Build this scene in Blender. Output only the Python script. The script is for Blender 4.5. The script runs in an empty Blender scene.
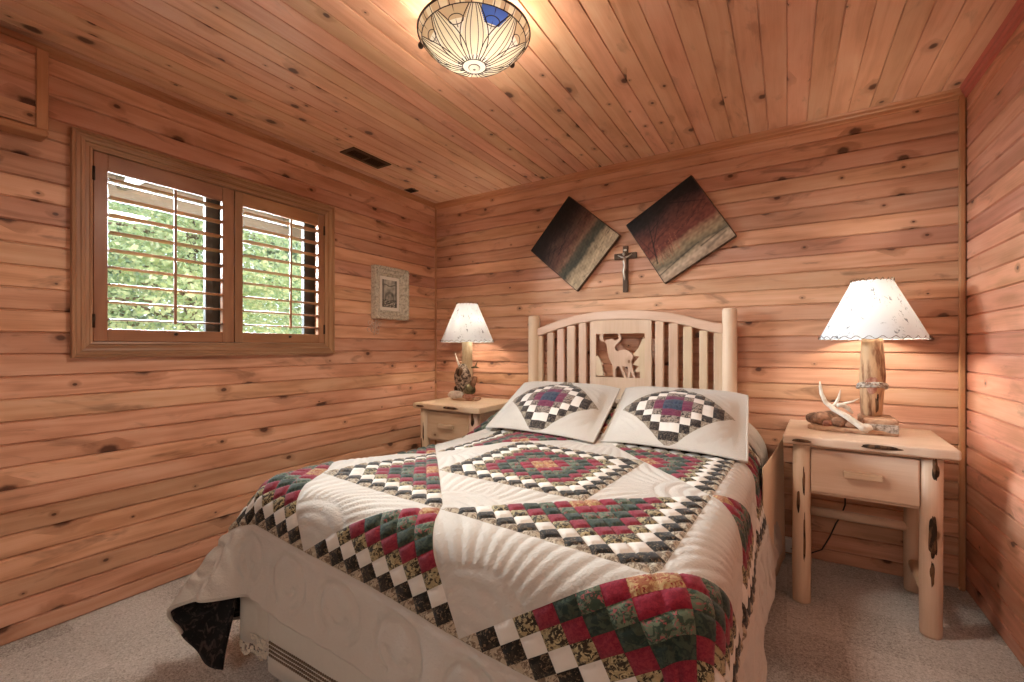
import bpy, math, random
import numpy as np
from mathutils import Vector, Matrix

random.seed(7)
rng = np.random.default_rng(7)
PI = math.pi
SC = bpy.context.scene
COL = SC.collection
R = math.radians

# ------------------------------------------------------------------ room numbers
XL, XR, YB, YF, H = -2.60, 0.73, 2.96, -1.45, 2.40
EYE = 1.166
FOC = 447.0
YAW = math.atan2(787 - 512, FOC)
PITCH, PHASE = 0.0889, 0.0695

# ------------------------------------------------------------------ node helpers
class NT:
    def __init__(s, name):
        s.m = bpy.data.materials.new(name); s.m.use_nodes = True
        s.t = s.m.node_tree; s.t.nodes.clear()
        s.out = s.n('ShaderNodeOutputMaterial')
    def n(s, typ, **kw):
        nd = s.t.nodes.new(typ)
        for k, v in kw.items(): setattr(nd, k, v)
        return nd
    def l(s, a, b): s.t.links.new(a, b)
    def val(s, sock, v):
        if isinstance(v, (int, float)): sock.default_value = v
        elif isinstance(v, (tuple, list)):
            n = len(sock.default_value)
            v = tuple(v)
            if n == 4 and len(v) == 3: v = v + (1,)
            sock.default_value = v
        else: s.l(v, sock)
    def math(s, op, a, b=None, c=None, clamp=False):
        nd = s.n('ShaderNodeMath', operation=op, use_clamp=clamp)
        s.val(nd.inputs[0], a)
        if b is not None: s.val(nd.inputs[1], b)
        if c is not None: s.val(nd.inputs[2], c)
        return nd.outputs[0]
    def comb(s, x, y, z):
        nd = s.n('ShaderNodeCombineXYZ')
        for i, v in enumerate((x, y, z)): s.val(nd.inputs[i], v)
        return nd.outputs[0]
    def sep(s, v):
        nd = s.n('ShaderNodeSeparateXYZ'); s.l(v, nd.inputs[0]); return nd.outputs
    def noise(s, vec, scale=1.0, detail=3.0, rough=0.5, dist=0.0):
        nd = s.n('ShaderNodeTexNoise'); s.l(vec, nd.inputs['Vector'])
        nd.inputs['Scale'].default_value = scale; nd.inputs['Detail'].default_value = detail
        nd.inputs['Roughness'].default_value = rough; nd.inputs['Distortion'].default_value = dist
        return nd.outputs
    def white(s, v):
        nd = s.n('ShaderNodeTexWhiteNoise', noise_dimensions='1D'); s.val(nd.inputs['W'], v); return nd.outputs
    def smooth(s, v, a, b, lo=0.0, hi=1.0):
        nd = s.n('ShaderNodeMapRange', interpolation_type='SMOOTHSTEP')
        s.val(nd.inputs[0], v); s.val(nd.inputs[1], a); s.val(nd.inputs[2], b)
        s.val(nd.inputs[3], lo); s.val(nd.inputs[4], hi)
        return nd.outputs[0]
    def mix(s, f, a, b, mode='MIX'):
        nd = s.n('ShaderNodeMix', data_type='RGBA', blend_type=mode)
        s.val(nd.inputs[0], f); s.val(nd.inputs[6], a); s.val(nd.inputs[7], b)
        return nd.outputs[2]
    def ramp(s, f, stops):
        nd = s.n('ShaderNodeValToRGB'); s.val(nd.inputs[0], f)
        el = nd.color_ramp.elements
        while len(el) > len(stops): el.remove(el[-1])
        while len(el) < len(stops): el.new(0.5)
        for e, (p, c) in zip(el, stops): e.position = p; e.color = tuple(c) + (1,)
        return nd.outputs[0]
    def bump(s, h, strength=0.2, dist=0.01):
        nd = s.n('ShaderNodeBump'); nd.inputs['Strength'].default_value = strength
        nd.inputs['Distance'].default_value = dist; s.l(h, nd.inputs['Height']); return nd.outputs[0]
    def principled(s, color, rough=0.5, normal=None, spec=0.3, metal=0.0, sheen=0.0, coat=0.0):
        b = s.n('ShaderNodeBsdfPrincipled')
        s.val(b.inputs['Base Color'], color); s.val(b.inputs['Roughness'], rough)
        b.inputs['Specular IOR Level'].default_value = spec; b.inputs['Metallic'].default_value = metal
        b.inputs['Sheen Weight'].default_value = sheen; b.inputs['Coat Weight'].default_value = coat
        if normal is not None: s.l(normal, b.inputs['Normal'])
        s.l(b.outputs[0], s.out.inputs[0]); return b
    def coord(s, which='Object'):
        return s.n('ShaderNodeTexCoord').outputs[which]

def wood(name, grain='X', across='Z', board=None, base=(.62, .335, .205), dark=(.41, .19, .098), light=(.74, .46, .31),
         knot=(.075, .028, .016), knots=0.35, rough=0.42, spec=0.35, vary=0.35, coat=0.0, gscale=1.0, cell=(.26, .0889), smudge=0.0, ringw=.14, knotr=.019):
    t = NT(name)
    o = t.sep(t.coord('Object'))
    ax = {'X': 0, 'Y': 1, 'Z': 2}
    al, ac = o[ax[grain]], o[ax[across]]
    th = o[[i for i in range(3) if i not in (ax[grain], ax[across])][0]]
    if board:
        pitch, phase = board
        idx = t.math('FLOOR', t.math('DIVIDE', t.math('SUBTRACT', ac, phase), pitch))
        w = t.white(idx); rnd = w[0]
        rc = t.n('ShaderNodeSeparateColor'); t.l(w[1], rc.inputs[0])
        r2, r3 = rc.outputs[0], rc.outputs[1]
        # boards butt end to end: a joint somewhere along each row
        al2 = t.math('ADD', al, t.math('MULTIPLY', rnd, 53.0))
    else:
        info = t.n('ShaderNodeObjectInfo').outputs['Random']
        rnd = info; r2 = t.white(t.math('MULTIPLY', info, 91.7))[0]; r3 = t.white(t.math('MULTIPLY', info, 37.1))[0]
        al2 = t.math('ADD', al, t.math('MULTIPLY', rnd, 53.0))
    # knots
    vx = t.math('DIVIDE', al2, cell[0]); vy = t.math('DIVIDE', ac, cell[1])
    vor = t.n('ShaderNodeTexVoronoi', voronoi_dimensions='2D', feature='F1'); vor.inputs['Randomness'].default_value = 0.95
    vor.inputs['Scale'].default_value = 1.0
    t.l(t.comb(vx, vy, 0.0), vor.inputs['Vector'])
    p = t.sep(vor.outputs['Position'])
    dx = t.math('MULTIPLY', t.math('SUBTRACT', vx, p[0]), cell[0] * 0.72)
    dy = t.math('MULTIPLY', t.math('SUBTRACT', vy, p[1]), cell[1])
    nz = t.noise(t.comb(t.math('MULTIPLY', al2, 40.0), t.math('MULTIPLY', ac, 40.0), 0.0), 1.0, 2.0)[0]
    d = t.math('SQRT', t.math('ADD', t.math('MULTIPLY', dx, dx), t.math('MULTIPLY', dy, dy)))
    d = t.math('MULTIPLY', d, t.math('ADD', 0.7, t.math('MULTIPLY', nz, 0.6)))
    vc = t.n('ShaderNodeSeparateColor'); t.l(vor.outputs['Color'], vc.inputs[0])
    pick = t.math('LESS_THAN', vc.outputs[0], knots)
    rad = t.math('MULTIPLY', t.math('ADD', .004, t.math('MULTIPLY', t.math('POWER', vc.outputs[1], 2.0), knotr)), pick)
    km = t.smooth(d, t.math('MULTIPLY', rad, 0.55), t.math('ADD', t.math('MULTIPLY', rad, 1.15), 1e-5), 1.0, 0.0)
    km = t.math('MULTIPLY', km, pick)
    halo = t.math('MULTIPLY', t.smooth(d, t.math('MULTIPLY', rad, 1.0), t.math('ADD', t.math('MULTIPLY', rad, 3.4), 1e-5), 1.0, 0.0), pick)
    # grain
    g1 = t.noise(t.comb(t.math('MULTIPLY', al2, 0.9 * gscale), t.math('ADD', t.math('MULTIPLY', ac, 9.0 * gscale), t.math('MULTIPLY', rnd, 17)), t.math('MULTIPLY', th, 9.0)), 1.0, 2.0, 0.5)[0]
    ph = t.math('ADD', t.math('MULTIPLY', ac, 70.0 * gscale), t.math('ADD', t.math('MULTIPLY', g1, 34.0), t.math('MULTIPLY', halo, 5.0)))
    ph = t.math('ADD', ph, t.math('MULTIPLY', th, 60.0 * gscale))
    rings = t.math('MULTIPLY_ADD', t.math('SINE', ph), 0.5, 0.5)
    fine = t.noise(t.comb(t.math('MULTIPLY', al2, 5.0), t.math('MULTIPLY', ac, 190.0), t.math('MULTIPLY', th, 190.0)), 1.0, 3.0, 0.6)[0]
    blotch = t.noise(t.comb(t.math('MULTIPLY', al2, 2.2), t.math('MULTIPLY', ac, 7.0), t.math('MULTIPLY', th, 7.0)), 1.0, 3.0, 0.55)[0]
    f = t.math('ADD', t.math('MULTIPLY', rings, ringw), t.math('ADD', t.math('MULTIPLY', fine, 0.26), t.math('MULTIPLY', blotch, 0.75)))
    col = t.ramp(f, [(0.30, dark), (0.58, base), (0.88, light)])
    col = t.mix(t.math('MULTIPLY', halo, 0.55), col, tuple(c * .75 for c in dark))
    sm = t.noise(t.comb(t.math('MULTIPLY', al2, 3.1), t.math('MULTIPLY', ac, 11.0), t.math('MULTIPLY', th, 11.0)), 1.0, 4.0, .6, .8)[0]
    col = t.mix(t.smooth(sm, .57, .72, 0.0, smudge), col, tuple(c * .42 for c in dark))
    sh = t.math('ADD', 1.0 - vary * .5, t.math('MULTIPLY', r2, vary))
    col = t.mix(1.0, col, t.comb(sh, t.math('MULTIPLY', sh, t.math('ADD', .94, t.math('MULTIPLY', r3, .12))), sh), 'MULTIPLY')
    col = t.mix(t.math('MULTIPLY', km, .92), col, knot)
    hgt = t.math('ADD', t.math('MULTIPLY', fine, .6), t.math('MULTIPLY', rings, .4))
    t.principled(col, rough, t.bump(hgt, .12, .002), spec, coat=coat)
    return t.m

def plain(name, col, rough=0.6, spec=0.3, metal=0.0, var=0.12, scale=30.0, bump=0.1, sheen=0.0):
    t = NT(name)
    n = t.noise(t.coord('Object'), scale, 3.0)[0]
    c = t.mix(n, tuple(x * (1 - var) for x in col), tuple(min(1, x * (1 + var)) for x in col))
    t.principled(c, rough, t.bump(n, bump, .003), spec, metal, sheen)
    return t.m

def two_tone(name, a, b, scale=18.0, lo=.42, hi=.58, rough=.7, stretch=(1, 1, 1), detail=4.0, bump=.3, bd=.006):
    t = NT(name)
    mp = t.n('ShaderNodeMapping'); mp.inputs['Scale'].default_value = stretch
    t.l(t.coord('Object'), mp.inputs[0])
    n = t.noise(mp.outputs[0], scale, detail, .6)[0]
    t.principled(t.mix(t.smooth(n, lo, hi), a, b), rough, t.bump(n, bump, bd), .25)
    return t.m

def fabric(name, a, b=None, c=None, scale=9.0, lo=.45, hi=.55, pucker=0.0):
    """printed cotton; coordinates are the quilt's own UVs (units of the quilt pattern)"""
    t = NT(name)
    uv = t.coord('UV')
    w = t.noise(uv, 120.0, 2.0)[0]
    col = a
    if b is not None:
        n1 = t.noise(uv, scale, 3.0, .6, 1.2)[0]
        col = t.mix(t.smooth(n1, lo, hi), a, b)
    if c is not None:
        mp = t.n('ShaderNodeMapping'); mp.inputs['Location'].default_value = (3.3, 7.7, 0); t.l(uv, mp.inputs[0])
        n2 = t.noise(mp.outputs[0], scale * 1.6, 3.0, .6, 1.5)[0]
        col = t.mix(t.smooth(n2, .56, .62), col, c)
    if b is None:
        n1 = t.noise(uv, 3.0, 2.0)[0]
        col = t.mix(n1, tuple(x * .95 for x in a), tuple(min(1, x * 1.04) for x in a))
    if pucker:
        pk = t.noise(uv, 34.0, 3.0, .55, .6)[0]
        t.principled(col, .88, t.bump(pk, pucker, .006), .12, sheen=.15)
    else: t.principled(col, .88, t.bump(w, .12, .002), .12, sheen=.15)
    return t.m

def uvpaint(name, attr='paint', rough=.6, spec=.25):
    t = NT(name)
    a = t.n('ShaderNodeAttribute', attribute_name=attr)
    n = t.noise(t.coord('Object'), 90.0, 2.0)[0]
    t.principled(a.outputs['Color'], rough, t.bump(n, .15, .002), spec)
    return t.m

# ------------------------------------------------------------------ materials
M = {}
BOARD = (PITCH, PHASE)
M['wall_left'] = wood('pine_boards_left', 'Y', 'Z', BOARD, knots=.26, smudge=.6, knotr=.027)
M['wall_back'] = wood('pine_boards_back', 'X', 'Z', BOARD, knots=.24, smudge=.6)
M['wall_right'] = wood('pine_boards_right', 'Y', 'Z', BOARD, base=(.65, .30, .19), light=(.76, .43, .30), knots=.2, smudge=.45)
M['ceiling'] = wood('pine_boards_ceiling', 'Y', 'X', (.0903, 0.0), base=(.72, .415, .265), dark=(.55, .28, .16), light=(.80, .54, .37), knots=.33, rough=.36, spec=.4, vary=.2, smudge=.35)
M['trim'] = wood('pine_trim', 'X', 'Z', None, base=(.50, .22, .11), dark=(.36, .13, .06), light=(.58, .30, .16), knots=0.0)
M['trimy'] = wood('pine_trim_length', 'Y', 'Z', None, base=(.50, .22, .11), dark=(.36, .13, .06), light=(.58, .30, .16), knots=0.0)
M['trimz'] = wood('pine_trim_upright', 'Z', 'X', None, base=(.50, .24, .12), dark=(.34, .13, .06), light=(.58, .32, .17), knots=0.05)
M['case_h'] = wood('window_casing_level', 'Y', 'Z', None, base=(.36, .19, .10), dark=(.25, .115, .055), light=(.44, .26, .15), knots=0, rough=.4)
M['case_v'] = wood('window_casing_upright', 'Z', 'Y', None, base=(.36, .19, .10), dark=(.25, .115, .055), light=(.44, .26, .15), knots=0, rough=.4)
M['shut_h'] = wood('shutter_wood_level', 'Y', 'Z', None, base=(.30, .14, .07), dark=(.21, .09, .042), light=(.36, .19, .10), knots=0, rough=.35)
M['shut_v'] = wood('shutter_wood_upright', 'Z', 'Y', None, base=(.31, .145, .072), dark=(.22, .095, .045), light=(.38, .20, .105), knots=0, rough=.35)
PB, PD, PL = (.68, .50, .355), (.56, .375, .245), (.76, .60, .46)
M['pine_x'] = wood('pale_log_pine_level', 'X', 'Z', None, base=PB, dark=PD, light=PL, knot=(.2, .1, .05), knots=.12, vary=.12, rough=.5, cell=(.3, .12), ringw=.05)
M['pine_y'] = wood('pale_log_pine_depth', 'Y', 'X', None, base=PB, dark=PD, light=PL, knot=(.2, .1, .05), knots=.12, vary=.12, rough=.5, cell=(.3, .12), ringw=.05)
M['pine_z'] = wood('pale_log_pine_upright', 'Z', 'X', None, base=PB, dark=PD, light=PL, knot=(.2, .1, .05), knots=.16, vary=.12, rough=.5, cell=(.3, .12), ringw=.05)
M['bark'] = two_tone('dark_bark', (.03, .016, .008), (.16, .08, .04), 40, rough=.85, stretch=(1, 1, .3))
M['logpost'] = two_tone('lamp_log', (.20, .075, .035), (.62, .40, .23), 9, .36, .56, .55, (2.6, 2.6, .55))
M['palepost'] = two_tone('pale_lamp_log', (.50, .35, .20), (.68, .52, .34), 9, .36, .6, .55, (2.6, 2.6, .55))
M['slab'] = two_tone('lamp_base_wood', (.30, .13, .07), (.60, .38, .24), 14, .35, .6, .6, (1, 3, 3))
M['stone'] = two_tone('brown_log_ends', (.11, .055, .032), (.36, .19, .115), 22, .35, .62, .7)
M['redstone'] = two_tone('reddish_stone', (.30, .11, .07), (.56, .30, .21), 20, .35, .62, .7)
M['antler'] = two_tone('antler_bone', (.64, .55, .43), (.85, .80, .70), 25, .3, .6, .5, bump=.1)
M['palestone'] = two_tone('pale_stone', (.55, .46, .36), (.80, .72, .62), 22, .3, .6, .6)
M['twig'] = two_tone('grey_twig', (.22, .17, .13), (.58, .50, .42), 60, .35, .6, .8)
M['greenb'] = two_tone('mossy_wood', (.055, .045, .02), (.15, .12, .06), 40, .35, .6, .85)
M['burl'] = two_tone('shaggy_dark_burl', (.06, .038, .025), (.46, .35, .26), 50, .40, .62, .9, bump=.8, bd=.012)
M['iron'] = plain('dark_bronze', (.045, .028, .018), .4, .5, .7)
M['vent'] = plain('bronze_vent_metal', (.10, .06, .032), .45, .4, .5)
M['black'] = plain('black_void', (.012, .010, .009), .8, .1)
M['cord'] = plain('dark_cord', (.02, .018, .016), .5)
M['whitepl'] = plain('white_plastic', (.8, .79, .76), .4)
M['silver'] = plain('silver_metal', (.58, .55, .48), .35, .5, .7, bump=.05)
M['crosswood'] = plain('dark_cross_wood', (.085, .045, .024), .5, .3, 0, .3, 20)
M['frame'] = two_tone('antique_ivory_frame', (.36, .32, .235), (.66, .61, .49), 60, .3, .6, .55)
M['mat'] = plain('ivory_mat', (.80, .77, .68), .8)
M['skirt'] = plain('white_skirt_cloth', (.50, .45, .38), .9, .1, 0, .04, 60, .2, .2)
M['blanket'] = plain('ivory_blanket_cloth', (.50, .46, .40), .9, .1, 0, .04, 80, .2, .2)
M['thread'] = plain('brown_openwork_thread', (.16, .115, .08), .9, .1)
M['beige'] = plain('beige_cloth', (.62, .46, .30), .9, .1, 0, .05, 60, .15, .2)
M['mattress'] = plain('mattress_ticking', (.75, .70, .62), .9, .1)
M['paint'] = uvpaint('canvas_paint')
M['canvas_edge'] = plain('painted_canvas_edge', (.10, .065, .045), .7, .2, 0, .4, 12)
M['leaf'] = None

# quilt fabrics, in slot order
CREAM = (.49, .445, .39)
QF = [fabric('cream_cotton', CREAM, pucker=.45),
      fabric('gold_print', (.28, .11, .055), (.40, .26, .12), (.24, .03, .03), 20),
      fabric('red_print', (.23, .016, .03), (.165, .011, .023), None, 50),
      fabric('green_floral_print', (.035, .055, .036), (.11, .135, .085), (.26, .07, .07), 17),
      fabric('dark_green_print', (.017, .028, .021), (.04, .052, .034), None, 20),
      fabric('burgundy_print', (.155, .012, .025), (.21, .025, .036), None, 44),
      fabric('tan_floral_print', (.030, .022, .014), (.30, .235, .125), (.40, .33, .18), 19, .46, .56),
      fabric('white_cotton', (.62, .57, .505)),
      fabric('black_floral_print', (.012, .010, .008), (.028, .022, .015), (.16, .11, .065), 18, .45, .6),
      fabric('light_floral_print', (.38, .31, .22), (.15, .105, .07), (.46, .39, .29), 22)]
PF = [fabric('sham_cream', CREAM, pucker=.45),
      fabric('sham_teal_print', (.020, .032, .055), (.05, .065, .10), None, 40),
      fabric('sham_plum_print', (.11, .018, .05), (.17, .04, .07), None, 40),
      fabric('sham_floral_print', (.03, .022, .02), (.27, .21, .17), (.34, .28, .23), 24, .44, .54),
      fabric('sham_white', (.66, .60, .54)),
      fabric('sham_black_print', (.016, .012, .012), (.05, .038, .03), (.15, .11, .08), 24, .45, .6),
      fabric('sham_light_print', (.30, .25, .19), (.15, .115, .085), None, 30)]

# backing print
def backing_mat():
    t = NT('dark_backing_print')
    n = t.noise(t.coord('Object'), 38.0, 3.0, .6, 1.0)[0]
    t.principled(t.mix(t.smooth(n, .52, .66), (.008, .007, .007), (.055, .04, .034)), .85, None, .1, sheen=.1)
    return t.m
M['backing'] = backing_mat()

def carpet_mat():
    t = NT('grey_carpet')
    o = t.coord('Object'); s = t.sep(o)
    # woven block pattern: cells of ribbed pile, alternating tone
    cx = t.math('FLOOR', t.math('MULTIPLY', s[0], 5.2)); cy = t.math('FLOOR', t.math('MULTIPLY', s[1], 3.2))
    wn = t.n('ShaderNodeTexWhiteNoise', noise_dimensions='2D'); t.l(t.comb(cx, cy, 0.0), wn.inputs['Vector'])
    fib = t.noise(o, 190.0, 3.0, .7)[0]
    med = t.noise(o, 45.0, 3.0, .6)[0]
    big = t.noise(o, 2.2, 2.0)[0]
    rib = t.math('MULTIPLY_ADD', t.math('SINE', t.math('MULTIPLY', s[1], 520.0)), .5, .5)
    ribx = t.math('MULTIPLY_ADD', t.math('SINE', t.math('MULTIPLY', s[0], 300.0)), .5, .5)
    weave = t.math('MULTIPLY', rib, t.math('ADD', .5, t.math('MULTIPLY', ribx, .5)))
    f = t.math('ADD', t.math('MULTIPLY', fib, .55), t.math('ADD', t.math('MULTIPLY', t.noise(o, 95.0, 2.0, .6)[0], .55), t.math('MULTIPLY', wn.outputs[0], .14)))
    f = t.math('SUBTRACT', t.math('ADD', f, t.math('MULTIPLY', med, .30)), .22)

    f = t.math('ADD', f, t.math('MULTIPLY', t.math('SUBTRACT', big, .5), .3))
    col = t.ramp(f, [(.34, (.28, .265, .235)), (.52, (.58, .565, .53)), (.74, (.82, .81, .78))])
    h = t.math('ADD', fib, t.math('ADD', t.math('MULTIPLY', med, 1.0), t.math('MULTIPLY', weave, .12)))
    t.principled(col, .95, t.bump(h, .9, .008), .05, sheen=.2)
    return t.m
M['carpet'] = carpet_mat()

def translucent(name, col, trans=.6, pattern=None):
    t = NT(name)
    c = col
    if pattern == 'shade':
        uv = t.coord('UV')
        s = t.sep(uv)
        n = t.noise(uv, 9.0, 4.0, .7, 1.5)[0]
        v = t.n('ShaderNodeTexVoronoi', feature='F1'); v.inputs['Scale'].default_value = 7.0; t.l(uv, v.inputs['Vector'])
        m = t.math('MULTIPLY', t.smooth(n, .56, .61), t.smooth(v.outputs['Distance'], .30, .62, 1.0, 0.0))
        c = t.mix(t.math('MULTIPLY', m, .85), col, (.16, .20, .24))
    d = t.n('ShaderNodeBsdfDiffuse'); t.val(d.inputs[0], c)
    tr = t.n('ShaderNodeBsdfTranslucent'); t.val(tr.inputs[0], c)
    mx = t.n('ShaderNodeMixShader'); mx.inputs[0].default_value = trans
    t.l(d.outputs[0], mx.inputs[1]); t.l(tr.outputs[0], mx.inputs[2]); t.l(mx.outputs[0], t.out.inputs[0])
    return t.m
M['shade'] = translucent('parchment_shade', (.76, .82, .86), .105, 'shade')
M['gl_cream'] = translucent('cream_art_glass', (.86, .80, .62), .068)
M['gl_white'] = translucent('white_art_glass', (.90, .87, .76), .062)
M['gl_amber'] = translucent('amber_art_glass', (.66, .52, .34), .075)
M['gl_blue'] = translucent('blue_art_glass', (.08, .16, .55), .075)

def emit(name, col, st):
    t = NT(name); e = t.n('ShaderNodeEmission'); t.val(e.inputs[0], col); e.inputs[1].default_value = st
    t.l(e.outputs[0], t.out.inputs[0]); return t.m
M['bulb'] = emit('lit_bulb', (1, .86, .66), 8.0)

def glass_mat():
    t = NT('window_glass')
    tr = t.n('ShaderNodeBsdfTransparent'); tr.inputs[0].default_value = (.93, .96, .95, 1)
    gl = t.n('ShaderNodeBsdfGlossy'); gl.inputs['Roughness'].default_value = .02
    mx = t.n('ShaderNodeMixShader'); mx.inputs[0].default_value = .05
    t.l(tr.outputs[0], mx.inputs[1]); t.l(gl.outputs[0], mx.inputs[2]); t.l(mx.outputs[0], t.out.inputs[0])
    return t.m
M['glass'] = glass_mat()

def leaf_mat(name, a, b):
    t = NT(name)
    r = t.n('ShaderNodeNewGeometry').outputs['Random Per Island']
    c = t.mix(r, a, b)
    d = t.n('ShaderNodeBsdfDiffuse'); t.l(c, d.inputs[0])
    tr = t.n('ShaderNodeBsdfTranslucent'); t.l(c, tr.inputs[0])
    mx = t.n('ShaderNodeMixShader'); mx.inputs[0].default_value = .45
    t.l(d.outputs[0], mx.inputs[1]); t.l(tr.outputs[0], mx.inputs[2]); t.l(mx.outputs[0], t.out.inputs[0])
    return t.m
M['leafA'] = leaf_mat('maple_leaves', (.36, .46, .24), (.66, .71, .50))
M['leafB'] = leaf_mat('fir_leaves', (.26, .34, .24), (.42, .50, .36))
M['grass'] = two_tone('grass', (.13, .22, .07), (.28, .38, .14), 6)
M['trunk'] = two_tone('tree_bark', (.10, .075, .055), (.22, .17, .13), 20, stretch=(1, 1, .3))
M['eave'] = plain('grey_eave', (.13, .125, .11), .8)
M['alum'] = plain('dark_window_sash', (.05, .045, .04), .5)
M['hallwall'] = plain('hall_plaster', (.7, .66, .6), .9)

# ------------------------------------------------------------------ mesh builder
class MB:
    def __init__(s): s.v = []; s.f = []; s.mi = []; s.sm = []
    def add(s, vs, fs, mi=0, smooth=False):
        o = len(s.v); s.v.extend([tuple(x) for x in vs])
        for f in fs: s.f.append(tuple(i + o for i in f)); s.mi.append(mi); s.sm.append(smooth)
    def box(s, x0, x1, y0, y1, z0, z1, mi=0, mat=None):
        vs = [(x, y, z) for x in (x0, x1) for y in (y0, y1) for z in (z0, z1)]
        if mat is not None: vs = [mat @ Vector(v) for v in vs]
        s.add(vs, [(0, 1, 3, 2), (4, 6, 7, 5), (0, 4, 5, 1), (2, 3, 7, 6), (0, 2, 6, 4), (1, 5, 7, 3)], mi)
        return s
    def prism(s, poly, fn, d0, d1, mi=0):
        """poly: 2-D outline; fn(a, b, d) -> 3-D point; closed solid between depth d0 and d1"""
        n = len(poly)
        vs = [fn(a, b, d0) for a, b in poly] + [fn(a, b, d1) for a, b in poly]
        fs = [tuple(range(n))[::-1], tuple(range(n, 2 * n))] + [(i, (i + 1) % n, n + (i + 1) % n, n + i) for i in range(n)]
        s.add(vs, fs, mi); return s
    def tube(s, pts, rad, n=10, mi=0, cap=True, squash=None, wob=0.0):
        pts = [Vector(p) for p in pts]
        if isinstance(rad, (int, float)): rad = [rad] * len(pts)
        vs = []; up = None
        for i, p in enumerate(pts):
            t = (pts[min(i + 1, len(pts) - 1)] - pts[max(i - 1, 0)])
            if t.length < 1e-9: t = Vector((0, 0, 1))
            t.normalize()
            if up is None:
                a = Vector((0, 0, 1)) if abs(t.z) < .9 else Vector((1, 0, 0))
                u = t.cross(a).normalized()
            else:
                u = (up - t * up.dot(t))
                u = u.normalized() if u.length > 1e-6 else t.orthogonal().normalized()
            up = u; w = t.cross(u)
            for k in range(n):
                an = 2 * PI * k / n
                rr = rad[i] * (1 + wob * (random.random() - .5))
                vs.append(p + u * math.cos(an) * rr + w * math.sin(an) * rr * (squash or 1))
        fs = []
        for i in range(len(pts) - 1):
            for k in range(n):
                a, b = i * n + k, i * n + (k + 1) % n
                fs.append((a, b, b + n, a + n))
        if cap: fs += [tuple(range(n))[::-1], tuple(range((len(pts) - 1) * n, len(pts) * n))]
        s.add(vs, fs, mi, True); return s
    def lathe(s, prof, c=(0, 0, 0), n=48, mi=0, wob=None, cap=True):
        vs = []
        for r, z in prof:
            for k in range(n):
                a = 2 * PI * k / n
                q = r * (wob(a, z) if wob else 1)
                vs.append((c[0] + q * math.cos(a), c[1] + q * math.sin(a), c[2] + z))
        fs = [(i * n + k, i * n + (k + 1) % n, (i + 1) * n + (k + 1) % n, (i + 1) * n + k) for i in range(len(prof) - 1) for k in range(n)]
        if cap and prof[0][0] > 1e-6: fs.append(tuple(range(n))[::-1])
        if cap and prof[-1][0] > 1e-6: fs.append(tuple(range((len(prof) - 1) * n, len(prof) * n)))
        s.add(vs, fs, mi, True); return s
    def blob(s, c, r, n=14, mi=0, noise=0.0, mat=None, seed=0):
        rn = random.Random(seed); vs = []; fs = []
        ph = [rn.random() * 6 for _ in range(6)]
        for i in range(n + 1):
            th = PI * i / n
            for k in range(2 * n):
                a = PI * k / n
                q = 1 + noise * (math.sin(3 * a + ph[0] + 2 * th) + math.sin(5 * th + ph[1] - 2 * a) + math.sin(7 * a + ph[2])) * math.sin(th)
                v = Vector((r[0] * math.sin(th) * math.cos(a) * q, r[1] * math.sin(th) * math.sin(a) * q, r[2] * math.cos(th) * q))
                if mat is not None: v = mat @ v
                vs.append(v + Vector(c))
        for i in range(n):
            for k in range(2 * n):
                k2 = (k + 1) % (2 * n)
                fs.append((i * 2 * n + k, (i + 1) * 2 * n + k, (i + 1) * 2 * n + k2, i * 2 * n + k2))
        s.add(vs, fs, mi, True); return s
    def build(s, name, mats, parent=None, bevel=0.0, seg=2, local=False):
        me = bpy.data.meshes.new(name)
        off = Vector((0, 0, 0))
        if parent is not None and not local: off = parent_world(parent)
        me.from_pydata([tuple(Vector(v) - off) for v in s.v], [], s.f)
        if not isinstance(mats, (list, tuple)): mats = [mats]
        for m in mats: me.materials.append(m)
        me.polygons.foreach_set('material_index', s.mi); me.polygons.foreach_set('use_smooth', s.sm)
        me.update()
        o = bpy.data.objects.new(name, me); COL.objects.link(o)
        if parent is not None: o.parent = parent
        if bevel > 0:
            b = o.modifiers.new('bevel', 'BEVEL'); b.width = bevel; b.segments = seg; b.limit_method = 'ANGLE'; b.angle_limit = R(40)
        return o

def parent_world(o):
    p = Vector((0, 0, 0))
    while o is not None: p += Vector(o.location); o = o.parent
    return p

def tag(o, label=None, cat=None, group=None, kind=None):
    if label: o['label'] = label
    if cat: o['category'] = cat
    if group: o['group'] = group
    if kind: o['kind'] = kind
    return o

def thing(name, label, cat, loc=(0, 0, 0), rot=0.0, group=None, kind=None):
    o = bpy.data.objects.new(name, None); COL.objects.link(o)
    o.location = loc; o.rotation_euler = (0, 0, rot); o.empty_display_size = .1
    return tag(o, label, cat, group, kind)

def struct(o): o['kind'] = 'structure'; return o

# ------------------------------------------------------------------ room shell
def board_prism(mb, k, fn, a0, a1, lo=0.0, hi=H, depth=.02):
    """one tongue-and-groove board with eased edges; fn(a, b, d): along, across, towards the room"""
    b0, b1 = max(lo, PHASE + PITCH * (k - 1)), min(hi, PHASE + PITCH * k)
    if b1 - b0 < .004 or a1 - a0 < .002: return
    e, g = .0058, .0095
    prof = [(b0, -depth), (b0, -g), (b0 + .0012, -g), (b0 + e, 0), (b1 - e, 0), (b1 - .0012, -g), (b1, -g), (b1, -depth)]
    vs = [fn(a0, b, d) for b, d in prof] + [fn(a1, b, d) for b, d in prof]
    n = len(prof)
    fs = [tuple(range(n)), tuple(range(n, 2 * n))[::-1]] + [(i, n + i, n + (i + 1) % n, (i + 1) % n) for i in range(n)]
    mb.add(vs, fs)

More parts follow.
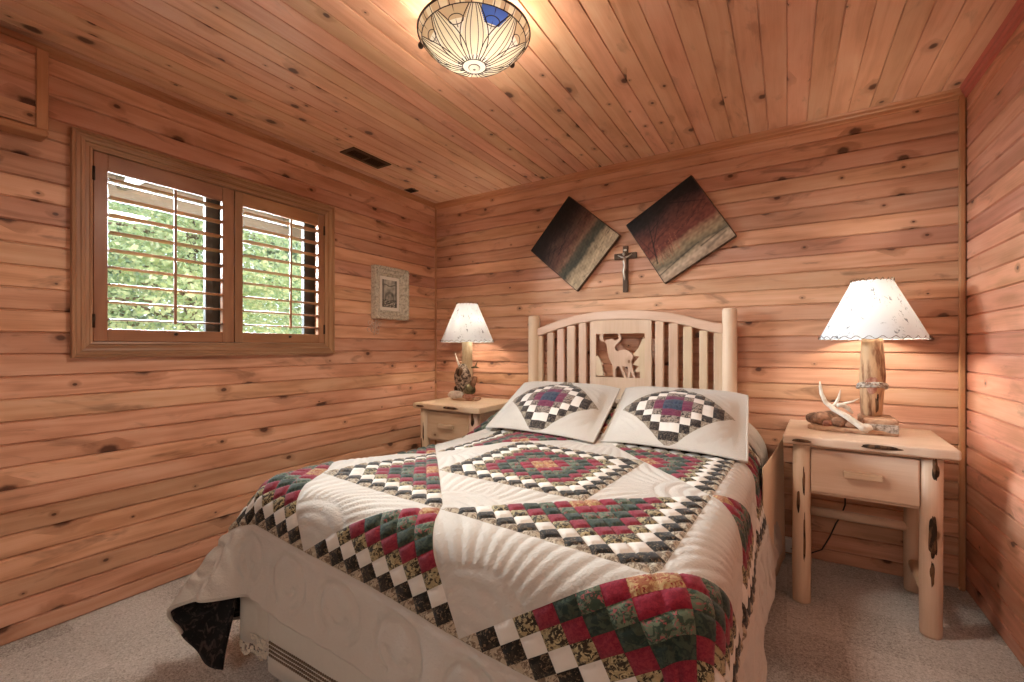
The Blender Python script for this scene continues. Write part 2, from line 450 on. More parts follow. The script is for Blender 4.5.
NB = 28
mb = MB()
fl = lambda a, b, d: (XL + d, a, b)
for k in range(0, NB):
    b0, b1 = PHASE + PITCH * (k - 1), PHASE + PITCH * k
    if b1 > 1.19 and b0 < 2.04:
        board_prism(mb, k, fl, YF, .66); board_prism(mb, k, fl, 1.895, YB)
    else: board_prism(mb, k, fl, YF, YB)
mb.box(XL - .14, XL - .018, YF, .66, 0, H); mb.box(XL - .14, XL - .018, 1.895, YB + .14, 0, H)
mb.box(XL - .14, XL - .018, .66, 1.895, 0, 1.16); mb.box(XL - .14, XL - .018, .66, 1.895, 2.06, H)
struct(mb.build('wall_left', M['wall_left']))
mb = MB()
for k in range(0, NB): board_prism(mb, k, lambda a, b, d: (a, YB - d, b), XL, XR)
mb.box(XL - .018, XR + .018, YB + .018, YB + .14, 0, H)
struct(mb.build('wall_back', M['wall_back']))
mb = MB()
for k in range(0, NB): board_prism(mb, k, lambda a, b, d: (XR - d, a, b), YF, YB)
mb.box(XR + .018, XR + .14, YF, YB + .14, 0, H)
struct(mb.build('wall_right', M['wall_right']))
# front wall behind the viewpoint, with a doorway to the hall
DX0, DX1, DZ = -1.55, .45, 2.20
mb = MB()
for a0, a1, lo in ((XL, DX0, 0), (DX1, XR, 0), (DX0, DX1, DZ)):
    for k in range(0, NB):
        if PHASE + PITCH * k > lo + .01: board_prism(mb, k, lambda a, b, d: (a, YF + d, b), a0, a1, lo)
mb.box(XL, DX0, YF - .14, YF - .018, 0, H); mb.box(DX1, XR, YF - .14, YF - .018, 0, H); mb.box(DX0, DX1, YF - .14, YF - .018, DZ, H)
struct(mb.build('wall_front', M['wall_back']))
# ceiling boards run front to back
mb = MB()
i0 = int(math.floor(XL / .0903)) ; i1 = int(math.ceil(XR / .0903))
for i in range(i0, i1 + 1):
    x0, x1 = max(XL - .02, i * .0903), min(XR + .02, (i + 1) * .0903)
    if x1 - x0 < .004: continue
    e, g = .0035, .0065
    prof = [(x0, .02), (x0, g), (x0 + .0016, g), (x0 + e, 0), (x1 - e, 0), (x1 - .0016, g), (x1, g), (x1, .02)]
    vs = [(x, YF, H + d) for x, d in prof] + [(x, YB, H + d) for x, d in prof]; n = 8
    mb.add(vs, [tuple(range(n)), tuple(range(n, 2 * n))[::-1]] + [(q, n + q, n + (q + 1) % n, (q + 1) % n) for q in range(n)])
mb.box(XL - .14, XR + .14, YF - .14, YB + .14, H + .019, H + .14)
struct(mb.build('ceiling', M['ceiling']))
struct(MB().box(XL - .14, XR + .14, YF - .14, YB + .14, -.12, 0).build('floor', M['carpet']))

# trims: ceiling mouldings and corner strips
def moulding(fn, a0, a1):
    prof = [(0, 0), (0, -.046), (.007, -.046), (.011, -.039), (.012, -.026), (.020, -.020), (.022, -.009), (.032, 0)]
    mb = MB(); mb.prism(prof, fn, a0, a1); return mb
struct(moulding(lambda a, b, d: (d, YB - a, H + b), XL, XR - .004).build('trim_1', M['trim']))
struct(moulding(lambda a, b, d: (XL + a * .8, d, H + b * .8), YF, YB).build('trim_2', M['trimy']))
t = NT('red_stained_trim'); n_ = t.noise(t.coord('Object'), 8.0, 3.0)[0]
t.principled(t.mix(n_, (.42, .10, .075), (.54, .16, .12)), .4, None, .35); M['redtrim'] = t.m
struct(moulding(lambda a, b, d: (XR - a, d, H + b), YF, YB).build('trim_3', M['redtrim']))
struct(MB().box(XL, XL + .014, YB - .014, YB, 0, H - .028).build('trim_4', M['trimz'], bevel=.005))
struct(MB().box(XR - .028, XR - .004, YB - .018, YB, 0, H - .03).build('trim_5', M['trimz'], bevel=.006))

# boxed-in soffit on the left wall, up by the ceiling
sf = MB()
sf.box(XL, XL + .070, -1.0, .519, 2.04, 2.342)
for z in (2.045, 2.13, 2.215): sf.box(XL + .07, XL + .074, -1.0, .519, z + .004, z + .081)
sfo = struct(sf.build('trim_6', M['wall_left'], bevel=.003))
p_ = MB().box(XL, XL + .086, .518, .552, 2.03, 2.345).build('corner_batten', M['trimz'], sfo, bevel=.003)
p_ = MB().box(XL, XL + .098, -1.0, .552, 2.000, 2.030).build('bottom_ledge', M['trimy'], sfo, bevel=.012, seg=3)
p_ = MB().box(XL, XL + .092, -1.0, .518, 2.318, 2.345).build('top_rail', M['trimy'], sfo, bevel=.008, seg=3)

# ------------------------------------------------------------------ window
WY0, WY1, WZ0, WZ1 = .635, 1.921, 1.120, 2.098
win = thing('window_1', None, None, (XL, (WY0 + WY1) / 2, WZ0), kind='structure')
def casing_side(vert, c0, c1, inner, sgn):
    """stepped casing profile running along one side"""
    prof = [(0, 0), (0, .030), (.010, .032), (.014, .024), (.026, .024), (.030, .028), (.040, .026), (.044, .018), (.056, .018), (.060, .022), (.068, .020), (.070, 0)]
    return prof
PROF = casing_side(0, 0, 0, 0, 0)
def casing():
    mbs = {}
    # mitred frame: each outline point offset inwards by w, raised by d
    corners = lambda w: [(WY0 + w, WZ0 + w), (WY1 - w, WZ0 + w), (WY1 - w, WZ1 - w), (WY0 + w, WZ1 - w)]
    names = ['casing_sill', 'casing_side', 'casing_head', 'casing_side']
    for sidx in range(4):
        mb = MB(); vs = []
        for w, d in PROF:
            cs = corners(w)
            for q in (cs[sidx], cs[(sidx + 1) % 4]): vs.append((XL + d, q[0], q[1]))
        n = len(PROF)
        fs = [(2 * i, 2 * i + 1, 2 * ((i + 1) % n) + 1, 2 * ((i + 1) % n)) for i in range(n)]
        fs += [tuple(2 * i for i in range(n))[::-1], tuple(2 * i + 1 for i in range(n))]
        mb.add(vs, fs)
        mb.build(names[sidx], M['case_h'] if sidx in (0, 2) else M['case_v'], win)
casing()
IY0, IY1, IZ0, IZ1 = WY0 + .068, WY1 - .068, WZ0 + .068, WZ1 - .068
jm = MB()
jm.box(XL - .14, XL + .004, IY0 - .02, IY0, IZ0 - .02, IZ1 + .02); jm.box(XL - .14, XL + .004, IY1, IY1 + .02, IZ0 - .02, IZ1 + .02)
jm.box(XL - .14, XL + .004, IY0, IY1, IZ0 - .02, IZ0); jm.box(XL - .14, XL + .004, IY0, IY1, IZ1, IZ1 + .02)
jm.build('jamb', M['case_h'], win)
# sliding sash in the outer plane
def sash(y0, y1, x, name):
    f = MB(); w = .038
    f.box(x - .03, x, y0, y0 + w, IZ0, IZ1); f.box(x - .03, x, y1 - .085, y1 - .05, IZ0, IZ1); f.box(x - .045, x - .01, y1 - .05, y1, IZ0, IZ1)
    f.box(x - .03, x, y0 + w, y1 - w, IZ0, IZ0 + .045); f.box(x - .03, x, y0 + w, y1 - w, IZ1 - .045, IZ1)
    so = f.build(name, M['alum'], win, bevel=.003)
    MB().box(x - .017, x - .013, y0 + w, y1 - w, IZ0 + .045, IZ1 - .045).build('glass_pane', M['glass'], so)
sash(IY0, 1.275, XL - .075, 'sash'); sash(1.285, IY1, XL - .075, 'sash')
MB().box(XL - .135, XL - .07, 1.262, 1.298, IZ0, IZ1).build('mullion', M['alum'], win, bevel=.004)

# plantation shutters, one thing each
def shutter(y0, y1, oy0, oy1, label, rod_y):
    XF, XB = XL + .016, XL - .012
    zt0, zb1 = 1.952, 1.247
    s = thing('shutter_panel', label, 'shutter', (XL, (y0 + y1) / 2, IZ0 + .003), group='plantation shutters')
    z0, z1 = IZ0 + .003, IZ1 - .003
    MB().box(XB, XF, y0, oy0, z0, z1).build('stile', M['shut_v'], s, bevel=.003)
    MB().box(XB, XF, oy1, y1, z0, z1).build('stile', M['shut_v'], s, bevel=.003)
    MB().box(XB + .002, XF - .002, oy0, oy1, zt0, z1).build('top_rail', M['shut_h'], s, bevel=.003)
    MB().box(XB + .002, XF - .002, oy0, oy1, z0, zb1).build('bottom_rail', M['shut_h'], s, bevel=.003)
    n = 9; p = (zt0 - zb1) / n
    for i in range(n):
        zc = zb1 + p * (i + .55); xc = XL + .000
        prof = []
        hw, ht = .038, .0045; tilt = R(1)
        for k in range(14):
            a = 2 * PI * k / 14
            x_, z_ = hw * math.cos(a), ht * math.sin(a) * (1 if True else 0)
            prof.append((x_ * math.cos(tilt) - z_ * math.sin(tilt), x_ * math.sin(tilt) + z_ * math.cos(tilt)))
        l = MB().prism(prof, lambda a, b, d: (xc + a, d, zc + b), oy0 + .002, oy1 - .002)
        l.build('louver', M['shut_h'], s)
    ry = rod_y
    rod = MB().box(XL + .039, XL + .051, ry - .006, ry + .006, zb1 + .03, zt0 - .015)
    rod.build('tilt_rod', M['shut_v'], s, bevel=.003)
    k = MB().tube([(XF, ry + .012, zb1 - .018), (XF + .012, ry + .012, zb1 - .018)], .007, 12); k.build('knob', M['iron'], s)
    hy = y0 if y0 < 1.0 else y1
    for hz in (z0 + .09, z1 - .10):
        MB().tube([(XF + .002, hy, hz - .03), (XF + .002, hy, hz + .03)], .006, 10).build('hinge', M['iron'], s)
shutter(IY0 + .003, 1.290, .755, 1.232, 'left wooden shutter panel of the window, nearer the boxed soffit, louvers open', 1.002)
shutter(1.294, IY1 - .003, 1.337, 1.808, 'right wooden shutter panel of the window, nearer the framed sketch, louvers open', 1.60)

# ------------------------------------------------------------------ outdoors
struct(MB().box(-60, XL - .2, -40, 50, -.5, -.3).build('ground', M['grass']))
ev = MB().box(XL - 1.35, XL - .14, -1.5, 5.0, 2.36, 2.46)
for y in np.arange(-1.2, 5.0, .6): ev.box(XL - 1.35, XL - .14, y, y + .05, 2.26, 2.36)
evo = struct(ev.build('porch_roof', M['eave']))
MB().box(XL - 1.43, XL - 1.35, -1.5, 5.0, 2.20, 2.46).build('gutter', M['eave'], evo, bevel=.01)

def tree(c, h, rad, n, mat, label, size, conical=False, seed=1):
    rn = random.Random(seed)
    t_ = thing('leafy_tree' if not conical else 'fir_tree', label, 'tree', c, group=None)
    tk = MB()
    tk.tube([(c[0], c[1], c[2]), (c[0] + .05, c[1] + .04, c[2] + h * .4), (c[0], c[1] + .1, c[2] + h * .9)], [.13, .09, .03], 10)
    for b in range(14):
        a = rn.random() * 2 * PI; z = c[2] + h * (.25 + .6 * rn.random()); q = rad * (.5 + .4 * rn.random())
        tk.tube([(c[0], c[1], z), (c[0] + q * .5 * math.cos(a), c[1] + q * .5 * math.sin(a), z + .15 * q), (c[0] + q * math.cos(a), c[1] + q * math.sin(a), z + .1 * q)], [.035, .02, .006], 6)
    tk.build('trunk', M['trunk'], t_)
    lv = MB()
    clumps = []
    for b in range(70):
        zz = rn.random()
        rr = rad * (1 - zz * .9 if conical else math.sqrt(max(.02, 1 - (2 * zz - .85) ** 2 / 1.4))) * math.sqrt(rn.random())
        a = rn.random() * 2 * PI
        clumps.append(Vector((c[0] + rr * math.cos(a), c[1] + rr * math.sin(a), c[2] + .35 + zz * (h - .3))))
    for b in range(n):
        cc = clumps[rn.randrange(len(clumps))]
        p = cc + Vector((rn.gauss(0, .30), rn.gauss(0, .30), rn.gauss(0, .16)))
        d = Vector((rn.gauss(0, 1), rn.gauss(0, 1), rn.gauss(-.5, .6))).normalized(); q = d.orthogonal().normalized()
        q = Matrix.Rotation(rn.random() * 6.28, 3, d) @ q
        L = size * (.6 + .8 * rn.random()); w = L * (.34 if not conical else .15)
        lv.add([p, p + d * L * .45 + q * w, p + d * L, p + d * L * .45 - q * w], [(0, 1, 2, 3)])
    lv.build('foliage', mat, t_)
tree((-6.4, 2.6, -.3), 3.4, 1.6, 30000, M['leafA'], 'pale green broad-leaved tree seen through the left shutter', .062, seed=3)
tree((-7.8, 6.3, -.3), 3.7, 1.6, 28000, M['leafA'], 'bright green leafy tree seen through the right shutter', .065, seed=5)
tree((-11.0, 3.4, -.3), 7.0, 2.2, 9000, M['leafB'], 'dark distant fir behind the pale tree outside left shutter', .26, True, seed=8)
tree((-13.5, 8.2, -.3), 6.5, 2.4, 8000, M['leafB'], 'distant fir far beyond the bright tree outside right shutter', .26, True, seed=9)

# ------------------------------------------------------------------ bed frame with headboard
HY = 2.875
bed = thing('log_bed', 'pale log bed with slatted headboard and deer cutout panel', 'bed', (-.935, HY, 0))
def log_post(x, r, ztop, name='post'):
    mb = MB(); mb.lathe([(r * .98, 0), (r, .02), (r, ztop - .012), (r * .9, ztop - .003), (r * .82, ztop)], (x, HY, 0), 20,
                        wob=lambda a, z: 1 + .02 * math.sin(3 * a + 7 * z))
    return mb.build(name, M['pine_z'], bed)
log_post(-1.577, .043, 1.394); log_post(-.284, .040, 1.391)
arch_top = [(-1.545, 1.300), (-1.50, 1.314), (-1.44, 1.332), (-1.367, 1.355), (-1.25, 1.383), (-1.106, 1.402), (-.92, 1.407), (-.75, 1.397), (-.60, 1.375), (-.50, 1.350), (-.42, 1.325), (-.36, 1.310), (-.315, 1.303)]
def top_at(x):
    for (xa, za), (xb, zb) in zip(arch_top, arch_top[1:]):
        if xa <= x <= xb: return za + (zb - za) * (x - xa) / (xb - xa)
    return arch_top[0][1] if x < -1 else arch_top[-1][1]
poly = arch_top + [(x, z - .060) for x, z in reversed(arch_top)]
MB().prism(poly, lambda a, b, d: (a, d, b), HY - .022, HY + .022).build('arched_rail', M['pine_x'], bed, bevel=.008)
MB().box(-1.56, -.30, HY - .02, HY + .02, .52, .62).build('lower_rail', M['pine_x'], bed, bevel=.012)
for xa, xb in ((-1.546, -1.503), (-1.466, -1.415), (-1.386, -1.333), (-1.311, -1.251), (-1.222, -1.167), (-.706, -.654), (-.624, -.568), (-.539, -.486), (-.447, -.400), (-.368, -.318)):
    zt = min(top_at(xa), top_at(xb)) - .055
    MB().box(xa, xb, HY - .014, HY + .014, .60, zt).build('slat', M['pine_z'], bed, bevel=.005)
# centre panel with a square opening and the deer silhouette standing in it
PX0, PX1, OX0, OX1, OZ0, OZ1 = -1.139, -.729, -1.098, -.771, .966, 1.254
pn = MB()
pn.box(PX0, OX0, HY - .012, HY + .012, .60, 1.345); pn.box(OX1, PX1, HY - .012, HY + .012, .60, 1.345)
pn.box(OX0, OX1, HY - .012, HY + .012, .60, OZ0); pn.box(OX0, OX1, HY - .012, HY + .012, OZ1, 1.345)
panel = pn.build('centre_panel', M['pine_z'], bed)
def cut(pts, name):
    q = [(OX0 + (x - 88) / 512 * (OX1 - OX0), OZ0 + (590 - y) / 490 * (OZ1 - OZ0)) for x, y in pts]
    MB().prism(q, lambda a, b, d: (a, d, b), HY - .009, HY + .009).build(name, M['pine_z'], panel)
cut([(170, 188), (205, 218), (212, 290), (228, 370), (255, 430), (272, 470), (275, 592), (300, 592), (300, 500), (320, 462), (345, 470), (365, 530), (390, 592), (416, 592), (398, 540), (375, 490), (375, 462), (400, 468), (425, 466), (434, 500), (425, 592), (447, 592), (455, 520), (470, 545), (485, 592), (507, 592), (478, 500), (470, 450), (465, 410), (484, 360), (470, 322), (430, 290), (385, 280), (350, 285), (320, 298), (300, 282), (293, 245), (322, 208), (345, 187), (360, 150), (345, 98), (322, 100), (335, 150), (318, 176), (288, 176), (262, 150), (240, 160), (212, 165), (180, 186), (160, 150), (168, 98), (138, 98), (124, 140), (132, 170)], 'deer_cutout')
cut([(80, 365), (105, 348), (140, 400), (130, 408), (166, 446), (145, 446), (165, 505), (152, 505), (190, 562), (150, 548), (182, 580), (120, 575), (80, 575)], 'pine_tree_cutout')
cut([(610, 592), (556, 592), (550, 520), (488, 522), (542, 460), (474, 446), (547, 352), (478, 342), (535, 262), (560, 205), (585, 140), (610, 180)], 'pine_tree_cutout')
for x in (-1.50, -.36):
    MB().box(x - .02, x + .02, .90, HY - .02, .20, .27).build('side_rail', M['pine_y'], bed, bevel=.006)
for x in (-1.50, -.36): MB().tube([(x, .95, 0), (x, .95, .21)], .04, 14).build('leg', M['pine_z'], bed)

# ------------------------------------------------------------------ mattress and box spring
BX0, BX1, FY, ZT = -1.63, -.115, .85, .700
def rbox(x0, x1, y0, y1, z0, z1, b): return MB().box(x0, x1, y0, y1, z0, z1), b
mt, b = rbox(BX0 + .05, BX1 - .05, FY + .05, 2.84, .48, .635, .05)
tag(mt.build('mattress', M['mattress'], None, b, 4), 'mattress hidden under the patchwork quilt', 'mattress')
bs, b = rbox(BX0 + .05, BX1 - .045, FY + .08, 2.84, .27, .48, .02)
tag(bs.build('box_spring', M['beige'], None, b, 3), 'beige box spring under the mattress of the bed', 'box spring')

# bed skirt: gathered cloth round the two sides and the foot
def skirt_strip(path, z0, z1, amp, freq, n, scallop=0.0):
    """vertical cloth along a plan path with gathers; returns verts rows"""
    P = [Vector(p) for p in path]; L = [0]
    for a, b in zip(P, P[1:]): L.append(L[-1] + (b - a).length)
    def at(s):
        for i in range(len(P) - 1):
            if s <= L[i + 1] or i == len(P) - 2:
                t_ = (s - L[i]) / (L[i + 1] - L[i]); d = (P[i + 1] - P[i]).normalized()
                return P[i].lerp(P[i + 1], t_), Vector((d.y, -d.x))
    mb = MB(); rows = 9; vs = []
    for j in range(rows):
        v = j / (rows - 1)
        for i in range(n + 1):
            s = L[-1] * i / n; p, nr = at(s)
            off = amp * v * (math.sin(freq * s) + .5 * math.sin(freq * 2.3 * s + 1))
            z = z1 + (z0 - z1) * v
            if j == rows - 1 and scallop: z += scallop * abs(math.sin(s * 42))
            vs.append((p.x + nr.x * off, p.y + nr.y * off, z))
    fs = [(j * (n + 1) + i, j * (n + 1) + i + 1, (j + 1) * (n + 1) + i + 1, (j + 1) * (n + 1) + i) for j in range(rows - 1) for i in range(n)]
    mb.add(vs, fs, 0, True); return mb
def solid(o, t_, off=0.0):
    m = o.modifiers.new('solid', 'SOLIDIFY'); m.thickness = t_; m.offset = off; return o
sk = thing('bed_skirt', 'white lace-edged bed skirt hanging to the carpet under the quilt', 'bed skirt', (-.86, FY + .04, 0))
o_ = solid(skirt_strip([(BX0 - .070, 2.84), (BX0 - .070, FY + .022), (BX1 - .03, FY + .022)], .11, .50, .006, 26, 500, 0).build('skirt_cloth', M['skirt'], sk), .004)
def lace_mat():
    t = NT('crochet_lace')
    mp = t.coord('Object'); v = t.n('ShaderNodeTexVoronoi', feature='F1'); v.inputs['Scale'].default_value = 75; t.l(mp, v.inputs['Vector'])
    hole = t.smooth(v.outputs['Distance'], .50, .58, 0, 1)
    d = t.n('ShaderNodeBsdfDiffuse'); d.inputs[0].default_value = (.64, .57, .47, 1)
    tr = t.n('ShaderNodeBsdfTransparent'); mx = t.n('ShaderNodeMixShader'); t.l(hole, mx.inputs[0])
    t.l(tr.outputs[0], mx.inputs[2]); t.l(d.outputs[0], mx.inputs[1]); t.l(mx.outputs[0], t.out.inputs[0]); return t.m
M['lace'] = lace_mat()
o_ = solid(skirt_strip([(BX0 - .072, 2.84), (BX0 - .072, FY + .020), (BX1 - .03, FY + .020)], .062, .15, .007, 26, 600, .014).build('lace_hem', M['lace'], sk), .003)
o_ = solid(skirt_strip([(-.085, 2.10), (-.055, 2.40), (-.020, 2.84)], .03, .67, .008, 11, 200, 0).build('side_cloth', M['beige'], sk), .004)
# the ivory blanket under the quilt, its drawn-thread rows at the hem
bl = thing('blanket', 'ivory blanket with dark openwork rows hanging under quilt at the foot', 'blanket', (-.8, FY, .1))
BLX0, BLX1, BLY = -1.475, -.16, FY - .002
bm_ = skirt_strip([(BLX0, BLY), (BLX1, BLY)], .085, .50, .004, 9, 160, 0)
o_ = solid(bm_.build('blanket_cloth', M['blanket'], bl), .006)
for rz in (.142, .156, .170, .184):
    rw = MB()
    for i in range(130):
        x = BLX0 + .012 + i * .0104
        rw.box(x, x + .0062, BLY - .0090, BLY - .002, rz, rz + .0065)
    rw.build('openwork_row', M['thread'], bl)

# ------------------------------------------------------------------ quilt
C0 = np.array((-.8118, 1.5688)); EP = np.array((.3064, -.0274)); EQ = np.array((-.0127, -.2917))
S9 = math.sqrt(2) / 9.0
MSUB = 5
PM = 3 + 35 / 45.0              # hem, in pattern units
def sstep(x, a, b): t_ = np.clip((x - a) / (b - a), 0, 1); return t_ * t_ * (3 - 2 * t_)

def ring(p, q):
    """slot index of the patchwork at (p, q), plus diag patch coordinates"""
    xi, et = (p + q) / math.sqrt(2) / S9, (p - q) / math.sqrt(2) / S9
    res = np.zeros(p.shape, int)
    seq = np.array([1, 2, 3, 4, 5, 6, 7, 8, 9])
    def fill(cp, cq, half):
        cx, ce = round((cp + cq) / math.sqrt(2) / S9), round((cp - cq) / math.sqrt(2) / S9)
        i = np.floor(np.abs(xi - cx)); j = np.floor(np.abs(et - ce)); k = (i + j).astype(int)
        ins = (np.abs(p - cp) < 1) & (np.abs(q - cq) < 1) & half
        res[ins] = seq[np.clip(k[ins], 0, 8)]
    one = np.ones(p.shape, bool)
    fill(0, 0, one)
    for sp in (-1, 1):
        for sq in (-1, 1):
            out = (sp * p + sq * q) > 2
            fill(sp, sq, out & (sp * p < 2) & (sq * q < 2))
            out2 = (sp * p + sq * q) > 4
            fill(2 * sp, 2 * sq, out2)
    fill(0, 2, (q - 2) > np.abs(p)); fill(0, -2, (-q - 2) > np.abs(p))
    fill(2, 0, (p - 2) > np.abs(q)); fill(-2, 0, (-p - 2) > np.abs(q))
    return res, xi, et

RF = .09
def fold(e, lead):
    """excess length over an edge -> (outward, drop)"""
    e = np.asarray(e, float)
    a = np.clip(e / RF, 0, None); amax = PI / 2 - lead
    ang = np.minimum(a, amax)
    out = RF * np.sin(ang); drop = RF * (1 - np.cos(ang))
    rest = np.clip(e - RF * amax, 0, None)
    return out + rest * math.sin(lead), drop + rest * math.cos(lead)

def to_flat(p, q):
    W = C0 + p[:, None] * EP + q[:, None] * EQ
    W[:, 0] -= .105 * np.clip(q - 1.9, 0, 1.1)      # the foot end is tugged sideways
    return W

def drape(X, Y):
    """flat quilt position (arc lengths) -> place on the bed"""
    ax0, ax1, ay0 = BX0 + RF, BX1 - RF * .9, FY + RF
    el, er, ef = np.clip(ax0 - X, 0, None), np.clip(X - ax1, 0, None), np.clip(ay0 - Y, 0, None)
    x = np.clip(X, ax0, ax1); y = np.clip(Y, ay0, None)
    # pillows under the quilt at the head
    bul = .125 * sstep(Y, 2.02, 2.42) * sstep(X, BX0 - .02, BX0 + .22) * (1 - sstep(X, BX1 - .22, BX1 + .02))
    z = ZT + bul + .004 * np.sin(X * 5 + 1) * np.sin(Y * 4) - .042 * sstep(-X, 1.10, 1.50) * sstep(Y, 1.12, 1.6) * (1 - sstep(Y, 2.0, 2.3))
    es = el + er
    # polar treatment where both sides overhang
    rho = np.sqrt(es ** 2 + ef ** 2) + 1e-9
    phi = np.arctan2(es, ef)            # 0 = foot side, pi/2 = flank
    both = (es > 0) & (ef > 0)
    s2 = np.sin(2 * phi) ** 2 * both
    wide = np.where(el > 0, 1.0, .25)
    lead = .10 + .50 * s2 * wide
    out = np.zeros_like(x); drop = np.zeros_like(x)
    a = np.minimum(rho / RF, PI / 2 - lead)
    rest = np.clip(rho - RF * (PI / 2 - lead), 0, None)
    lead_e = np.where((er > 0) & (ef <= 0), .10 + .06 * sstep(Y, 1.9, 2.5), lead)
    out = RF * np.sin(a) + rest * np.sin(lead_e); drop = RF * (1 - np.cos(a)) + rest * np.cos(lead_e)
    # gathers in the loose corner and lazy waves in the hanging border
    g = s2 * wide * .020 * np.sin(phi * 15 + 1.2) * np.clip(rest / .3, 0, 1.2)
    wv = .009 * np.clip(rest / .3, 0, 1) * (np.sin(9 * X + 1) * (ef > 0) * (es <= 0) + np.sin(10 * Y) * (es > 0) * (ef <= 0))
    out = out + g + wv
    sx = np.where(el > 0, -1, 1) * np.sin(phi); sy = -np.cos(phi)
    x = x + sx * out * (rho > 1e-6); y = y + sy * out * (rho > 1e-6)
    return np.stack([x, y, z - drop], -1)

def quilt():
    st = S9 / MSUB
    NQ = int(math.ceil(2 * PM / math.sqrt(2) / st)) + 1
    # grid corners and cell centres in diagonal coordinates, indexed by half-steps
    ii, jj = np.meshgrid(np.arange(-NQ, NQ), np.arange(-NQ, NQ), indexing='ij')
    ii = ii.ravel(); jj = jj.ravel()
    def pq(a, b): xi, et = a * st, b * st; return (xi + et) / math.sqrt(2), (xi - et) / math.sqrt(2)
    quads = [((0, 0), (1, 0)), ((1, 0), (1, 1)), ((1, 1), (0, 1)), ((0, 1), (0, 0))]
    key = {}; V = []; F = []; MI = []
    tri_a = []
    for (a0, b0), (a1, b1) in quads:
        ca = ii + (a0 + a1 + .5 * 2) / 4 * 1.0; cb = jj + (b0 + b1 + 1) / 4
        ca = ii + (a0 + a1 + .5) / 3; cb = jj + (b0 + b1 + .5) / 3
        p, q = pq(ca, cb)
        world = C0[:, None] + EP[:, None] * p + EQ[:, None] * q
        ok = (np.abs(p) < PM) & (q < PM) & (world[1] < 2.80) & (q > -4.6)
        # rounded loose corner at the foot
        slot, xi, et = ring(p[ok], q[ok])
        tri_a.append((ii[ok], jj[ok], (a0, b0), (a1, b1), slot))
    codes = []; slots = []
    for I, J, A, B, s_ in tri_a:
        va = np.stack([2 * (I + A[0]), 2 * (J + A[1])], -1); vb = np.stack([2 * (I + B[0]), 2 * (J + B[1])], -1); vc = np.stack([2 * I + 1, 2 * J + 1], -1)
        codes.append(np.stack([va, vb, vc], 1)); slots.append(s_)
    codes = np.concatenate(codes); slots = np.concatenate(slots)
    flat = codes.reshape(-1, 2); u, inv = np.unique(flat, axis=0, return_inverse=True); inv = inv.reshape(-1, 3)
    p, q = pq(u[:, 0] / 2, u[:, 1] / 2)
    W = to_flat(p, q)
    pos = drape(W[:, 0], W[:, 1])
    # puffing between seams
    vs_slot = np.zeros(len(u), int); vs_slot[inv.ravel()] = np.repeat(slots, 3)
    xi, et = u[:, 0] / 2 / MSUB, u[:, 1] / 2 / MSUB
    fx, fe = xi - np.floor(xi), et - np.floor(et)
    patch = 1 - np.maximum(np.abs(2 * fx - 1), np.abs(2 * fe - 1)) ** 4
    # distance to block edges (lines |p| odd ... ) for triangles
    hgt = np.where(vs_slot > 0, .0085 * np.clip(patch, 0, 1) ** .7, 0)
    # echo quilting in the cream triangles
    ap, aq = np.abs(p), np.abs(q)
    inner = ap + aq < 2.0
    vx = np.where(inner, np.where(ap > aq, 2, 0), np.where(ap > aq, 3, 1)); vy = np.where(inner, np.where(ap > aq, 0, 2), np.where(ap > aq, 1, 3))
    dx, dy = ap - vx, aq - vy
    r_ = np.hypot(dx, dy); an = np.arctan2(dy, dx)
    def ridge(v, w): m = v - np.floor(v); return 1 - np.exp(-(np.minimum(m, 1 - m) / w) ** 2)
    circ = ridge(r_ / .14, .22)
    rib = ridge((an + .35 * r_) / R(8.5), .20)
    echo = np.where(r_ < .56, circ, np.where(np.abs(r_ - .56) < .03, 0, rib))
    border = (ap > 3) | (aq > 3)
    # feather wreaths in the border
    t_ = np.where(aq > ap, p, q); c_ = np.where(aq > ap, aq, ap) - 3.38
    tt = t_ / .78; m = (tt - np.floor(tt) - .5) * .78
    rr = np.hypot(m, c_)
    wr = 1 - np.exp(-((rr - .27) / .03) ** 2) * (np.abs(np.arctan2(m, c_)) > .5) - .8 * np.exp(-((rr - .13) / .03) ** 2) * (c_ > 0)
    wr = np.minimum(wr, np.where(np.abs(np.maximum(ap, aq) - 3) < .03, .3, 1))
    cream = vs_slot == 0
    hgt = np.where(cream & ~border, .0036 * echo, hgt)
    hgt = np.where(cream & border, .009 * wr, hgt)
    # shared seam vertices stay down
    seam = np.zeros(len(u), bool)
    mn = np.full(len(u), 99); mx = np.full(len(u), -1)
    np.minimum.at(mn, inv.ravel(), np.repeat(slots, 3)); np.maximum.at(mx, inv.ravel(), np.repeat(slots, 3))
    hgt = np.where(mn != mx, .0006, hgt)
    # normals by accumulation
    P = pos; fn = np.cross(P[inv[:, 1]] - P[inv[:, 0]], P[inv[:, 2]] - P[inv[:, 0]])
    nrm = np.zeros_like(P)
    for k in range(3): np.add.at(nrm, inv[:, k], fn)
    nrm /= np.linalg.norm(nrm, axis=1, keepdims=True) + 1e-12
    flip = nrm[np.argmin(np.hypot(p, q))][2] < 0
    if flip: nrm = -nrm; inv = inv[:, ::-1]
    # soft crumple
    crum = .0022 * (np.sin(31 * W[:, 0] + 5 * np.sin(9 * W[:, 1])) * np.sin(27 * W[:, 1] + 4 * np.sin(11 * W[:, 0])))
    crum *= np.where(border, 1.6, .5)
    P = P + nrm * (hgt + crum)[:, None]
    base = Vector((-.86, FY, ZT))
    me = bpy.data.meshes.new('quilt')
    nf = len(inv)
    me.vertices.add(len(P)); me.vertices.foreach_set('co', (P - np.array(base)).astype(np.float32).ravel())
    me.loops.add(nf * 3); me.loops.foreach_set('vertex_index', inv.astype(np.int32).ravel())
    me.polygons.add(nf); me.polygons.foreach_set('loop_start', np.arange(0, nf * 3, 3, dtype=np.int32))
